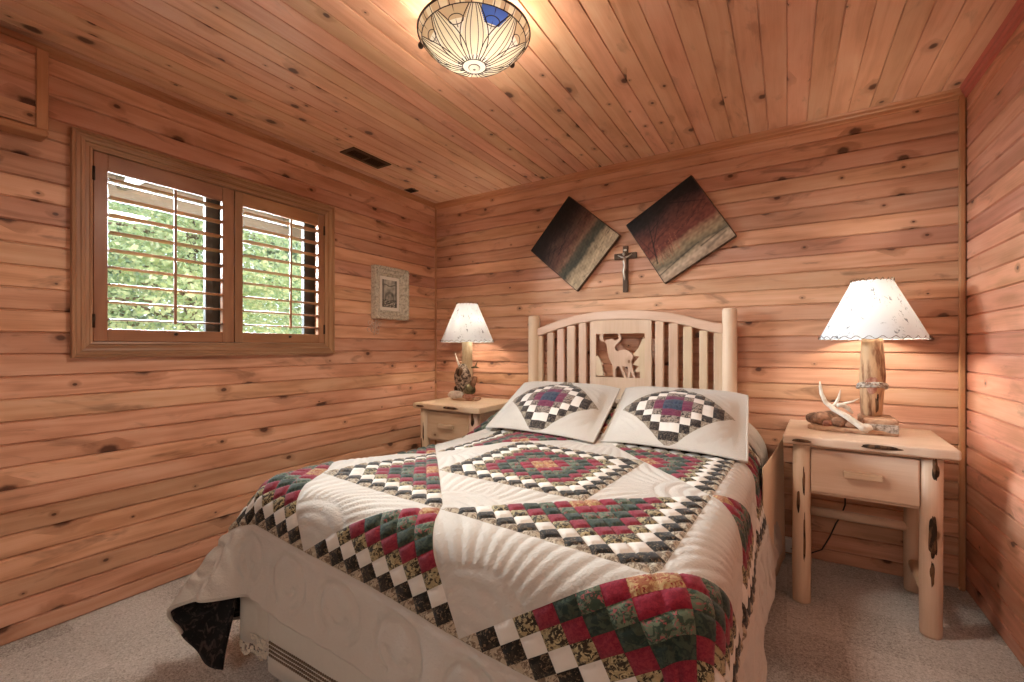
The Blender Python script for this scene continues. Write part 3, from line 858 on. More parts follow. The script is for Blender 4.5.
    try: me.polygons.foreach_set('loop_total', np.full(nf, 3, dtype=np.int32))
    except Exception: pass
    for m_ in QF + [M['backing']]: me.materials.append(m_)
    me.polygons.foreach_set('material_index', slots.astype(np.int32))
    me.polygons.foreach_set('use_smooth', np.ones(nf, bool))
    uv = me.uv_layers.new(name='UVMap')
    uvs = np.stack([p, q], -1)[inv.ravel()].astype(np.float32)
    uv.data.foreach_set('uv', uvs.ravel())
    me.update(calc_edges=True); me.validate()
    o = bpy.data.objects.new('quilt', me); COL.objects.link(o); o.location = base
    sm = o.modifiers.new('solid', 'SOLIDIFY'); sm.thickness = .010; sm.offset = -1; sm.material_offset = len(QF)
    return o
qo = tag(quilt(), 'patchwork quilt with diamond blocks on cream, spread over the bed', 'quilt')
# rolled binding along the hem
def hem_pts(fixed, lo, hi, n, along):
    a = np.linspace(lo, hi, n)
    p = np.full(n, fixed) if along == 'q' else a; q = a if along == 'q' else np.full(n, fixed)
    W = to_flat(p, q)
    return drape(W[:, 0], W[:, 1])
hp = np.concatenate([hem_pts(-PM, -4.0, PM, 140, 'q'), hem_pts(PM, -PM, PM, 160, 'p')[1:], hem_pts(PM, PM, -4.0, 140, 'q')[1:]])
MB().tube([tuple(v) for v in hp], .006, 8).build('binding', QF[0], qo)
# the turned-up corner showing the dark printed backing
def corner_flap():
    mb = MB(); n, m = 22, 16; vs = []
    Ltop, Rtop, tip = Vector((-1.915, .765, .205)), Vector((-1.690, .850, .268)), Vector((-1.662, .80, .05))
    for j in range(m + 1):
        v = j / m
        for i in range(n + 1):
            u = i / n
            top = Ltop.lerp(Rtop, u) + Vector((0, .02 * math.sin(PI * u), .012 * math.sin(PI * u)))
            bot = Ltop.lerp(tip, u ** .8) + Vector((-.018, .0, -.018)) * math.sin(PI * u)
            p = top.lerp(bot, v)
            p += Vector((0, -.035 * math.sin(PI * u) * v + .012 * math.sin(9 * u + 3 * v) * v, 0))
            vs.append(p)
    mb.add(vs, [(j * (n + 1) + i, j * (n + 1) + i + 1, (j + 1) * (n + 1) + i + 1, (j + 1) * (n + 1) + i) for j in range(m) for i in range(n)], 0, True)
    return mb
o_ = solid(corner_flap().build('backing', M['backing'], qo), .008); o_['label'] = 'dark printed backing at the turned corner'

# ------------------------------------------------------------------ pillow shams
def sham(x0, x1, yb, zb, length, tilt, label, shear, twist):
    w = x1 - x0
    root = tag(bpy.data.objects.new('pillow_sham', None), label, 'pillow', 'quilted pillow shams')
    COL.objects.link(root)
    root.location = ((x0 + x1) / 2, yb, zb); root.rotation_euler = (tilt, 0, twist)
    FLG = .035
    n_u, n_v = 96, 84
    # local frame: x across, y up the sham, z thickness
    s = (w - 2 * FLG) * .48 / 6.0
    def puff(u, v):
        a = np.clip(1 - np.abs(u) / (w / 2 - FLG), 0, 1); b = np.clip(1 - np.abs(v - length / 2) / (length / 2 - FLG), 0, 1)
        return (1 - (1 - a) ** 1.8) ** .9 * (1 - (1 - b) ** 1.8) ** .9
    def surf(side):
        # grid aligned with the patches: 4 cells per patch
        st = s / 4
        nu = int(math.ceil(w / 2 / st)); nv = int(math.ceil(length / 2 / st))
        us = np.clip(np.arange(-nu, nu + 1) * st, -w / 2, w / 2); vs_ = np.clip(np.arange(-nv, nv + 1) * st, -length / 2, length / 2)
        U, Vv = np.meshgrid(us, vs_, indexing='ij')
        T = .060 * puff(U, Vv + length / 2)
        if side > 0:
            fx, fy = U / s - np.floor(U / s), Vv / s - np.floor(Vv / s)
            diam = (np.abs(U) + np.abs(Vv)) / s < 6
            T = T + np.where(diam, .004 * (1 - np.maximum(np.abs(2 * fx - 1), np.abs(2 * fy - 1)) ** 4), .003 * (1 - np.exp(-((((np.abs(U) + np.abs(Vv)) / s) % 1 - .5) / .12) ** 2)) * (T > .01))
        pts = np.stack([U, Vv + length / 2, side * T + side * .004], -1)
        T = T + .0028 * np.sin(23 * U + 3 * np.sin(17 * Vv)) * np.sin(19 * Vv + 2.5 * np.sin(21 * U)) * (T > .006)
        pts[..., 2] = side * T + side * .004
        # saggy flange corners
        pts[..., 2] += -.02 * (np.abs(U) / (w / 2)) ** 4
        pts[..., 0] -= shear * pts[..., 1]
        N, K = len(us), len(vs_)
        V = pts.reshape(-1, 3); F = []; MI = []; ctr = []
        mb = MB()
        cent = .25 * (pts[:-1, :-1] + pts[1:, :-1] + pts[1:, 1:] + pts[:-1, 1:]).reshape(-1, 3)
        base = len(V); allv = [tuple(a) for a in V] + [tuple(a) for a in cent]
        seq = [1, 2, 3, 4, 5, 6]
        for i in range(N - 1):
            for j in range(K - 1):
                a, b, c, d = i * K + j, (i + 1) * K + j, (i + 1) * K + j + 1, i * K + j + 1
                e = base + i * (K - 1) + j
                for q0, q1 in ((a, b), (b, c), (c, d), (d, a)):
                    tri = (q0, q1, e) if side > 0 else (q1, q0, e)
                    cy = (allv[q0][1] + allv[q1][1] + allv[e][1]) / 3; cx = (allv[q0][0] + allv[q1][0] + allv[e][0]) / 3 + shear * cy; cy -= length / 2
                    slot = 0
                    if side > 0 and (abs(cx) + abs(cy)) / s < 6:
                        slot = seq[min(5, int(math.floor(abs(cx) / s) + math.floor(abs(cy) / s)))]
                    F.append(tri); MI.append(slot)
        me = bpy.data.meshes.new('sham'); me.from_pydata(allv, [], F)
        for m_ in PF: me.materials.append(m_)
        me.polygons.foreach_set('material_index', MI); me.polygons.foreach_set('use_smooth', [True] * len(F))
        uv = me.uv_layers.new(name='UVMap')
        vi = np.zeros(len(me.loops), int); me.loops.foreach_get('vertex_index', vi)
        co = np.array(allv)[:, :2] * 3.3
        uv.data.foreach_set('uv', co[vi].astype(np.float32).ravel()); me.update()
        return me
    f = bpy.data.objects.new('quilted_front', surf(1)); COL.objects.link(f); f.parent = root
    b_ = bpy.data.objects.new('plain_back', surf(-1)); COL.objects.link(b_); b_.parent = root
    # corded edge
    c = [(-w / 2, 0), (w / 2, 0), (w / 2, length), (-w / 2, length), (-w / 2, 0)]
    pts = []
    for (a0, b0), (a1, b1) in zip(c, c[1:]):
        for k in range(16):
            t_ = k / 16; u, v = a0 + (a1 - a0) * t_, b0 + (b1 - b0) * t_
            pts.append((u - shear * v, v, -.02 * (abs(u) / (w / 2)) ** 4))
    pts.append(pts[0])
    MB().tube(pts, .006, 8).build('corded_edge', PF[0], root, local=True)
    return root
sham(-1.465, -.790, 2.055, .725, .53, R(24), 'left pillow sham, warm cream with brown diamond patchwork', .155, R(-6))
sham(-.770, -.135, 2.035, .725, .53, R(24), 'right pillow sham, whiter, with teal and plum diamond centre', .155, R(-6))

# ------------------------------------------------------------------ nightstands
def nightstand(loc, rot, label, W=.58, top_z=.765):
    """local frame: x right, y back, origin on the floor under the front-left leg centre line"""
    ns = thing('nightstand', label, 'nightstand', loc, rot, group='log nightstands')
    L = dict(local=True)
    lx, dy = W - .14, .40          # leg spacing
    def leg(x, y, r, marks, seed):
        rn = random.Random(seed); ph = rn.random() * 6
        mb = MB(); mb.lathe([(r * .94, 0), (r, .012), (r * 1.02, .2), (r * .97, .45), (r, top_z - .04)], (x, y, 0), 24,
                            wob=lambda a, z: 1 + .03 * math.sin(2 * a + ph + 4 * z) + .02 * math.sin(3 * a - 6 * z + ph))
        o = mb.build('leg', M['pine_z'], ns, **L)
        for (z, h, wd, an) in marks:
            a = R(an); c = (x + math.cos(a) * r * .93, y + math.sin(a) * r * .93, z)
            m = Matrix.Rotation(a, 3, 'Z')
            MB().blob(c, (r * .14, wd, h), 14, noise=.13, mat=m, seed=seed + int(z * 100)).build('bark_patch', M['bark'], o, **L)
        return o
    leg(0, 0, .035, [(.56, .07, .005, -75), (.30, .12, .005, -70), (.46, .05, .006, -110)], 1)
    leg(lx, 0, .036, [(.405, .085, .012, -88), (.255, .055, .007, -92), (.68, .045, .011, -78)], 2)
    leg(0, dy, .034, [], 3); leg(lx, dy, .034, [(.5, .05, .006, -100)], 4)
    # thick top with a live front edge
    n = 60; fr = [(-.072 + (W + .012) * i / n, -.058 + .005 * math.sin(i * .22) + .0015 * math.sin(i * .55 + 1)) for i in range(n + 1)]
    poly = fr + [(W - .062, .475), (-.066, .475)]
    top = MB().prism(poly, lambda a, b, d: (a, b, d), top_z - .040, top_z).build('top', M['pine_x'], ns, bevel=.010, seg=3, **L)
    MB().blob((lx * .62, -.056, top_z - .016), (.075, .008, .009), 10, noise=.08, seed=5).build('bark_patch', M['bark'], top, **L)
    MB().blob((.0, -.060, top_z - .020), (.035, .006, .007), 10, noise=.08, seed=6).build('bark_patch', M['bark'], top, **L)
    # case round the drawer
    cs = MB()
    cs.box(-.012, .012, .02, dy, .50, top_z - .04); cs.box(lx - .012, lx + .012, .02, dy, .50, top_z - .04)
    cs.box(.012, lx - .012, dy - .012, dy + .012, .50, top_z - .04); cs.box(.012, lx - .012, .0, dy - .012, .50, .512)
    cs.box(.03, lx - .03, -.012, .02, top_z - .055, top_z - .038)
    cs.build('case', M['pine_y'], ns, bevel=.003, **L)
    dr = MB().box(.036, lx - .036, -.022, .004, .515, top_z - .058).build('drawer', M['pine_x'], ns, bevel=.006, **L)
    hb = MB()
    hb.box(lx * .5 - .066, lx * .5 + .066, -.048, -.022, .600, .628)
    hb.build('handle', M['pine_x'], dr, bevel=.004, **L)
    sh = MB().tube([(.0, dy, .30), (lx * .5, dy - .002, .303), (lx, dy, .30)], [.022, .024, .021], 14, wob=.05)
    sh.build('stretcher', M['pine_x'], ns, **L)
    MB().tube([(lx, dy - .02, .14), (lx, dy * .5, .142), (lx, .02, .14)], [.022, .024, .022], 14, wob=.05).build('stretcher', M['pine_y'], ns, **L)
    MB().tube([(0, dy - .02, .14), (0, dy * .5, .142), (0, .02, .14)], [.022, .024, .022], 14, wob=.05).build('stretcher', M['pine_y'], ns, **L)
    return ns
nightstand((.057, 2.450, 0), R(-2.5), 'pale log nightstand right of the bed, fully in view')
nightstand((-2.235, 2.435, 0), R(0), 'pale log nightstand in the far left corner, half hidden by bed')

# ------------------------------------------------------------------ lamps
def lamp_shade(root, c, r0, r1, z0, z1):
    n = 72
    mb = MB(); vs = []; rows = 14
    for j in range(rows + 1):
        v = j / rows; r = r0 + (r1 - r0) * v
        for k in range(n + 1):
            a = 2 * PI * k / n
            sc = .004 * abs(math.sin(a * 14)) * ((v < .01) - (v > .99))
            vs.append((c[0] + r * math.cos(a), c[1] + r * math.sin(a), z0 + (z1 - z0) * v - sc))
    fs = [(j * (n + 1) + k, j * (n + 1) + k + 1, (j + 1) * (n + 1) + k + 1, (j + 1) * (n + 1) + k) for j in range(rows) for k in range(n)]
    mb.add(vs, fs, 0, True)
    o = mb.build('lamp_shade', M['shade'], root)
    uv = o.data.uv_layers.new(name='UVMap')
    for poly in o.data.polygons:
        for li in poly.loop_indices:
            vi = o.data.loops[li].vertex_index; j, k = divmod(vi, n + 1)
            uv.data[li].uv = (k / n * 4.0, j / rows * .9)
    for r, z in ((r0, z0), (r1, z1)):
        pts = []
        N = 28 if r == r0 else 20
        for k in range(N * 6 + 1):
            a = 2 * PI * k / (N * 6); b = 2 * PI * k / 6
            pts.append((c[0] + (r + .004 * math.cos(b)) * math.cos(a), c[1] + (r + .004 * math.cos(b)) * math.sin(a), z + .005 + .007 * math.sin(b)))
        MB().tube(pts, .0013, 5).build('lacing', M['thread'], o)
    sp = MB()
    for k in range(3):
        a = 2 * PI * k / 3 + .4
        sp.tube([(c[0], c[1], z1 - .03), (c[0] + r1 * math.cos(a) * .98, c[1] + r1 * math.sin(a) * .98, z1 - .008)], .002, 6)
    sp.build('spider', M['iron'], root)
    b = MB().blob((c[0], c[1], z0 + .11), (.028, .028, .04), 12); b.build('bulb', M['bulb'], root)
    MB().tube([(c[0], c[1], z0 - .02), (c[0], c[1], z0 + .07)], .014, 12).build('socket', M['iron'], root)

def add_light(name, typ, loc, energy, color, size=.03, rot=None, sx=None, sy=None):
    l = bpy.data.lights.new(name, typ); l.energy = energy; l.color = color
    if typ == 'POINT': l.shadow_soft_size = size
    if typ == 'AREA': l.shape = 'RECTANGLE'; l.size = sx; l.size_y = sy
    o = bpy.data.objects.new(name, l); o.location = loc
    if rot: o.rotation_euler = rot
    COL.objects.link(o); return o

# right lamp: log post on a carved base with a shed antler
TZ = .765
LX, LY = .348, 2.745
lr = thing('table_lamp', 'lamp with white antler at its base on the right nightstand', 'lamp', (LX, LY, TZ), group='rustic log lamps')
base = MB()
pl = [(.085, 2.640), (.12, 2.612), (.20, 2.600), (.30, 2.588), (.425, 2.600), (.432, 2.70), (.42, 2.81), (.25, 2.83), (.13, 2.76)]
base.prism(pl, lambda a, b, d: (a, b, d), TZ, TZ + .022)
lbase = base.build('lamp_base', M['slab'], lr, bevel=.005)
MB().box(.300, .428, 2.606, 2.81, TZ + .022, TZ + .072).build('bark_block', M['slab'], lr, bevel=.008)
MB().box(.302, .426, 2.596, 2.606, TZ + .012, TZ + .050).build('bark_edge', M['twig'], lr, bevel=.004)
for i, (c, r, mt_) in enumerate([((.150, 2.650, TZ + .052), (.042, .035, .034), 'stone'), ((.212, 2.635, TZ + .043), (.036, .03, .024), 'stone'),
                              ((.265, 2.622, TZ + .038), (.034, .026, .020), 'stone'), ((.120, 2.70, TZ + .045), (.04, .05, .028), 'stone'), ((.20, 2.70, TZ + .055), (.07, .05, .034), 'stone'), ((.165, 2.628, TZ + .036), (.022, .016, .018), 'redstone')]):
    MB().blob(c, r, 14, noise=.05, seed=i).build('driftwood_knob', M[mt_], lr)
an = MB()
main = [(.318, 2.585, TZ + .022), (.285, 2.585, TZ + .040), (.235, 2.60, TZ + .078), (.19, 2.612, TZ + .105), (.158, 2.622, TZ + .135), (.142, 2.628, TZ + .175), (.137, 2.63, TZ + .212), (.136, 2.632, TZ + .236)]
an.tube(main, [.016, .015, .013, .0115, .010, .008, .006, .001], 10)
an.tube([(.178, 2.616, TZ + .112), (.198, 2.625, TZ + .13), (.210, 2.635, TZ + .16), (.217, 2.64, TZ + .198)], [.009, .008, .006, .001], 8)
an.tube([(.202, 2.62, TZ + .12), (.235, 2.63, TZ + .135), (.262, 2.62, TZ + .146), (.284, 2.61, TZ + .162)], [.008, .006, .004, .001], 8)
an.tube([(.205, 2.61, TZ + .125), (.225, 2.625, TZ + .125), (.245, 2.63, TZ + .112), (.262, 2.63, TZ + .09)], [.009, .010, .011, .006], 8)
an.blob((.305, 2.588, TZ + .032), (.026, .016, .018), 10, noise=.06)
an.build('antler', M['antler'], lr)
post = MB(); post.lathe([(.037, .07), (.041, .085), (.043, .12), (.046, .18), (.050, .235), (.052, .262), (.049, .30), (.045, .36), (.042, .42), (.041, .45)], (LX, LY, TZ), 32,
                        wob=lambda a, z: 1 + .035 * math.sin(3 * a + 5 * z) + .02 * math.sin(7 * a - 9 * z))
post.build('log_post', M['logpost'], lr)
MB().blob((LX - .004, LY - .044, TZ + .225), (.024, .010, .05), 12, noise=.06, seed=4).build('red_burl', M['redstone'], lr)
MB().blob((LX + .012, LY - .038, TZ + .14), (.009, .008, .05), 14, noise=.16, seed=3).build('bark_streak', M['bark'], lr)
tw = MB()
for q in range(4):
    pts = []
    for k in range(49):
        a = 2 * PI * k / 48
        pts.append((LX + (.054 + .004 * math.sin(5 * a + q)) * math.cos(a), LY + (.054 + .004 * math.sin(5 * a + q)) * math.sin(a), TZ + .213 + .010 * math.sin(4 * a + q * 1.6) - .01 * math.sin(a)))
    tw.tube(pts, .0045, 6)
for a_ in (-1.9, -1.5, -1.2, -2.3): tw.tube([(LX + .056 * math.cos(a_), LY + .056 * math.sin(a_), TZ + .21), (LX + .060 * math.cos(a_ + .3), LY + .060 * math.sin(a_ + .3), TZ + .232)], [.004, .002], 6)
tw.build('twig_wrap', M['twig'], lr)
lamp_shade(lr, (LX, LY), .210, .081, 1.205, 1.480)

# left lamp: pale post, shaggy burl, stones
QX, QY = -2.085, 2.735
ll = thing('table_lamp', 'lamp with dark shaggy burl and stones on the left nightstand', 'lamp', (QX, QY, TZ), group='rustic log lamps')
MB().prism([(-2.20, 2.69), (-2.16, 2.655), (-2.05, 2.640), (-1.975, 2.655), (-1.965, 2.72), (-2.0, 2.80), (-2.16, 2.80)], lambda a, b, d: (a, b, d), TZ, TZ + .018).build('lamp_base', M['slab'], ll, bevel=.005)
MB().blob((-2.14, 2.668, TZ + .038), (.074, .036, .032), 14, noise=.05, seed=1).build('pale_stone', M['palestone'], ll)
MB().blob((-2.02, 2.665, TZ + .032), (.05, .03, .025), 14, noise=.05, seed=2).build('red_stone', M['redstone'], ll)
MB().blob((-2.165, 2.72, TZ + .075), (.03, .025, .03), 12, noise=.08, seed=3).build('bark_knob', M['bark'], ll)
MB().blob((-2.012, 2.67, TZ + .085), (.044, .036, .042), 14, noise=.04, seed=5).build('mossy_knob', M['greenb'], ll)
MB().tube([(-1.995, 2.675, TZ + .105), (-1.975, 2.675, TZ + .15), (-1.968, 2.675, TZ + .180)], [.022, .019, .018], 12).build('stub', M['stone'], ll)
MB().lathe([(.046, .015), (.048, .10), (.044, .2), (.040, .32), (.039, .45)], (QX, QY, TZ), 28, wob=lambda a, z: 1 + .03 * math.sin(3 * a + 8 * z)).build('log_post', M['palepost'], ll)
MB().blob((QX - .012, QY - .040, TZ + .16), (.070, .04, .115), 18, noise=.05, seed=7).build('shaggy_burl', M['burl'], ll)
MB().blob((QX - .018, QY - .072, TZ + .215), (.034, .020, .036), 14, noise=.04, seed=8).build('dark_knot', M['bark'], ll)
MB().tube([(-2.128, 2.70, TZ + .245), (-2.15, 2.695, TZ + .30), (-2.166, 2.69, TZ + .355)], [.010, .007, .001], 8).build('antler_tine', M['antler'], ll)
tg = MB(); tg.tube([(QX + .04, QY, TZ + .245), (QX + .09, QY - .02, TZ + .25), (QX + .135, QY - .03, TZ + .246)], [.006, .008, .001], 8)
tg.tube([(QX + .09, QY - .02, TZ + .25), (QX + .118, QY - .03, TZ + .295)], [.007, .001], 8)
tg.build('green_twig', M['greenb'], ll)
lamp_shade(ll, (QX, QY), .203, .080, 1.205, 1.492)

# lamp cord on the wall and the plug by the bed
cd = [(.262, 2.938, .50), (.262, 2.94, .33), (.245, 2.94, .27), (.222, 2.935, .225), (.195, 2.93, .15), (.16, 2.925, .075), (.11, 2.92, .045), (.05, 2.92, .04), (.01, 2.93, .05)]
co = tag(MB().tube(cd, .0035, 8).build('lamp_cord', M['cord']), 'dark lamp cord running down wall behind the right nightstand', 'cord')
po = MB().box(-.02, .035, 2.925, 2.960, .02, .10)
tag(po.build('outlet_adapter', M['whitepl'], None, .006), 'white outlet adapter low on the wall behind right nightstand leg', 'outlet')

# ------------------------------------------------------------------ canvases (painted, grid with colour attribute)
def canvas(cx, cz, w, h, ang, paint, label):
    n = 110
    root = tag(bpy.data.objects.new('canvas_print', None), label, 'picture', 'tilted square canvases'); COL.objects.link(root)
    root.location = (cx, YB - .004, cz); root.rotation_euler = (0, -ang, 0)
    rr = .012
    D = .032
    MB().box(-w / 2, w / 2, -D, 0, -h / 2, h / 2).build('stretcher_edge', M['canvas_edge'], root, bevel=.008, seg=3, local=True)
    vs = []; cols = []
    for j in range(n + 1):
        for i in range(n + 1):
            u, v = i / n, j / n
            x, z = (u - .5) * (w - .012), (v - .5) * (h - .012)
            vs.append((x, -D - .0012, z))
    base, strokes = paint
    C = base(np.linspace(0, 1, n + 1))        # (n+1 u) x (n+1 v) x 3
    for (x0, y0, x1, y1, wd, col, op) in strokes:
        U, Vv = np.meshgrid(np.linspace(0, 1, n + 1), np.linspace(0, 1, n + 1), indexing='xy')
        dx, dy = x1 - x0, y1 - y0; L2 = dx * dx + dy * dy + 1e-9
        t_ = np.clip(((U - x0) * dx + (Vv - y0) * dy) / L2, 0, 1)
        d = np.hypot(U - x0 - t_ * dx, Vv - y0 - t_ * dy)
        a = np.clip(1 - d / (wd * (1.1 - .7 * t_)), 0, 1) ** .6 * op
        C = C * (1 - a[..., None]) + np.array(col) * a[..., None]
    fs = [(j * (n + 1) + i, j * (n + 1) + i + 1, (j + 1) * (n + 1) + i + 1, (j + 1) * (n + 1) + i) for j in range(n) for i in range(n)]
    mb = MB(); mb.add(vs, fs); o = mb.build('painted_face', M['paint'], root, local=True)
    at = o.data.color_attributes.new('paint', 'FLOAT_COLOR', 'POINT')
    cc = np.concatenate([C.reshape(-1, 3), np.ones((C.shape[0] * C.shape[1], 1))], 1).astype(np.float32)
    at.data.foreach_set('color', cc.ravel())
    return root
def vnoise(U, V, seed, sc):
    r = np.random.default_rng(seed); out = np.zeros_like(U)
    for k in range(9):
        a = r.random() * 6.28; f = sc * (0.5 + 1.8 * r.random()); out += np.sin(f * (U * math.cos(a) + V * math.sin(a)) + r.random() * 6.28)
    return out / 4.5
def painter(stops, seed, water):
    def base(g):
        U, V = np.meshgrid(g, g, indexing='xy')
        Vn = V + .035 * vnoise(U, V, seed, 9) + .015 * vnoise(U, V, seed + 1, 40)
        xs = [s_[0] for s_ in stops]
        C = np.stack([np.interp(Vn, xs, [s_[1][k] for s_ in stops]) for k in range(3)], -1)
        tx = 1 + .22 * vnoise(U, V, seed + 2, 70) + .18 * vnoise(U * .4, V, seed + 3, 60)
        return np.clip(C * tx[..., None], .004, 1)
    return base
rn = random.Random(4)
dk = (.012, .009, .008)
st1 = []
for k in range(26):
    x = rn.random(); y = .55 + .3 * rn.random(); a = rn.uniform(-.5, .7); L_ = rn.uniform(.15, .4)
    st1.append((x, y, x + L_ * math.cos(a), y + L_ * math.sin(a) * .7, .006, dk, .75))
for k in range(26):
    x = rn.random(); y = .04 + .22 * rn.random(); st1.append((x, y, x + rn.uniform(.03, .12), y + rn.uniform(-.02, .03), .006, (.07, .055, .04), .7))
canvas(-1.294, 1.901, .475, .503, R(48.8), (painter([(0, (.40, .31, .20)), (.10, (.46, .35, .22)), (.22, (.27, .21, .13)), (.27, (.055, .055, .038)), (.38, (.075, .065, .042)), (.43, (.20, .11, .065)), (.52, (.115, .05, .035)), (.66, (.075, .042, .032)), (.78, (.020, .014, .012)), (1, (.010, .009, .009))], 3, 0), st1),
       'left tilted canvas print, dark sky over tan marsh, above the headboard')
st2 = [(.06, .28, .30, .98, .012, dk, .95), (.13, .50, .55, .98, .009, dk, .9), (.2, .70, .5, .80, .008, dk, .85), (.5, .95, .97, .62, .012, dk, .9), (.62, .90, .98, .80, .009, dk, .85), (.10, .35, .02, .80, .008, dk, .7), (.16, .55, .75, .66, .006, dk, .7)]
for k in range(34):
    x = rn.random(); y = .45 + .45 * rn.random(); a = rn.uniform(.1, 1.0); L_ = rn.uniform(.1, .35)
    st2.append((x, y, x + L_ * math.cos(a), y + L_ * math.sin(a), .005, dk, .6))
for k in range(26):
    x = .05 + .35 * rn.random(); y = .22 + .10 * rn.random(); st2.append((x, y, x + rn.uniform(-.02, .06), y + rn.uniform(.08, .25), .006, (.12, .045, .03) if k % 2 else (.40, .17, .10), .6))
st2 += [(.0, .12, .35, .17, .012, (.05, .045, .035), .85), (.35, .17, .62, .20, .012, (.05, .045, .035), .85), (.62, .14, 1.0, .17, .012, (.06, .05, .035), .85), (.68, .08, .95, .12, .03, (.10, .085, .06), .7)]
canvas(-.582, 1.898, .485, .482, R(31.6), (painter([(0, (.36, .27, .19)), (.10, (.50, .39, .28)), (.16, (.38, .30, .20)), (.19, (.14, .12, .08)), (.27, (.30, .23, .14)), (.35, (.33, .20, .12)), (.40, (.17, .05, .035)), (.58, (.16, .05, .035)), (.74, (.085, .035, .03)), (.84, (.018, .013, .013)), (1, (.009, .009, .010))], 11, 0), st2),
       'right tilted canvas print, bare branches over rust-red woods, above the headboard')

# ------------------------------------------------------------------ crucifix
cx, cz = -.922, 1.69
cr = thing('crucifix', 'small dark wooden crucifix hanging between the two tilted canvases', 'crucifix', (cx, YB, 1.533))
MB().box(cx - .017, cx + .017, YB - .016, YB + .002, 1.533, 1.842).build('upright', M['crosswood'], cr, bevel=.003)
MB().box(cx - .076, cx + .076, YB - .018, YB + .002, 1.757, 1.795).build('crossbar', M['crosswood'], cr, bevel=.003)
fig = MB()
fy = YB - .026
fig.tube([(cx, fy, 1.765), (cx - .002, fy - .004, 1.74), (cx + .002, fy - .003, 1.71), (cx, fy - .004, 1.695), (cx - .004, fy - .009, 1.665), (cx, fy - .003, 1.63), (cx + .001, fy - .004, 1.612)], [.009, .012, .009, .011, .008, .006, .003], 10)
for s_ in (-1, 1): fig.tube([(cx, fy, 1.762), (cx + s_ * .022, fy, 1.768), (cx + s_ * .048, fy + .004, 1.783)], [.006, .005, .003], 8)
fig.blob((cx - .004, fy - .006, 1.785), (.009, .009, .012), 10)
fig.build('corpus', M['silver'], cr)
MB().box(cx - .010, cx + .010, YB - .020, YB - .014, 1.808, 1.820).build('title_plate', M['silver'], cr, bevel=.001)

# ------------------------------------------------------------------ framed picture on the left wall
fy0, fy1, fz0, fz1 = 2.253, 2.585, 1.376, 1.768
fp = thing('picture_frame', 'small ornate ivory framed sketch on the left wall beside window', 'picture', (XL, (fy0 + fy1) / 2, fz0))
FP = [(0, 0), (0, .046), (.008, .058), (.020, .056), (.030, .040), (.046, .034), (.056, .020), (.062, .024), (.068, .014), (.068, 0)]
corn = lambda w: [(fy0 + w, fz0 + w), (fy1 - w, fz0 + w), (fy1 - w, fz1 - w), (fy0 + w, fz1 - w)]
fm = MB(); vs = []
for w_, d in FP:
    for q in corn(w_): vs.append((XL + d, q[0], q[1]))
n = len(FP)
fm.add(vs, [(i * 4 + k, i * 4 + (k + 1) % 4, ((i + 1) % n) * 4 + (k + 1) % 4, ((i + 1) % n) * 4 + k) for i in range(n) for k in range(4)])
fmo = fm.build('frame', M['frame'], fp)
beads = MB()
for k in range(4):
    a, b = Vector(corn(.008)[k]), Vector(corn(.008)[(k + 1) % 4]); m_ = int((b - a).length / .019)
    for i in range(m_):
        p = a.lerp(b, (i + .5) / m_); beads.blob((XL + .055, p.x, p.y), (.008, .008, .008), 6)
beads.build('beaded_edge', M['frame'], fmo)
MB().box(XL + .006, XL + .013, fy0 + .060, fy1 - .060, fz0 + .060, fz1 - .060).build('mat_board', M['mat'], fp)
def sketch():
    nx, nz = 50, 70; y0, y1, z0, z1 = fy0 + .092, fy1 - .092, fz0 + .092, fz1 - .092
    U, V = np.meshgrid(np.linspace(0, 1, nx + 1), np.linspace(0, 1, nz + 1), indexing='xy')
    g = .42 + .16 * vnoise(U, V, 5, 14)
    dark = (np.abs(U - .06) < .06) | (np.abs(U - .94) < .05) | (np.abs(V - .80 - .03 * np.sin(9 * U)) < .025)
    arch = np.abs(np.hypot((U - .5) * 1.0, (V - .30) * 1.2) - .28) < .06
    low = (V < .28) & (vnoise(U, V, 9, 40) > -.1)
    g = np.where(dark, g * .4, g); g = np.where(arch & (V > .25), g * .5, g); g = np.where(low, g * .25, g)
    vs = [(XL + .0145, y0 + (y1 - y0) * u, z0 + (z1 - z0) * v) for v in np.linspace(0, 1, nz + 1) for u in np.linspace(0, 1, nx + 1)]
    mb = MB(); mb.add(vs, [(j * (nx + 1) + i, j * (nx + 1) + i + 1, (j + 1) * (nx + 1) + i + 1, (j + 1) * (nx + 1) + i) for j in range(nz) for i in range(nx)])
    o = mb.build('sketch', M['paint'], fp); at = o.data.color_attributes.new('paint', 'FLOAT_COLOR', 'POINT')
    cc = np.stack([g * .95, g * .92, g * .78, np.ones_like(g)], -1).astype(np.float32); at.data.foreach_set('color', cc.ravel())
sketch()
# pale openwork ornament showing below the frame
lo = MB()
M['lacewood'] = plain('pale_lace', (.66, .47, .36), .9, .1)
for k in range(13):
    a = k * 2.4; r = .012 + .0052 * k
    cy_, cz_ = 2.285 + r * math.cos(a) * .85, 1.325 + r * math.sin(a) * .8
    pts = [(XL + .002 + .002 * (k % 3), cy_ + .015 * math.cos(b), cz_ + .015 * math.sin(b)) for b in np.linspace(0, 2 * PI, 15)]
    lo.tube(pts, .003, 6, cap=False)
lo.tube([(XL + .006, 2.30, 1.40), (XL + .008, 2.285, 1.33), (XL + .006, 2.275, 1.255)], .004, 6)
tag(lo.build('lace_ornament', M['lacewood']), 'pale openwork ornament on the wall just below the framed sketch', 'ornament')

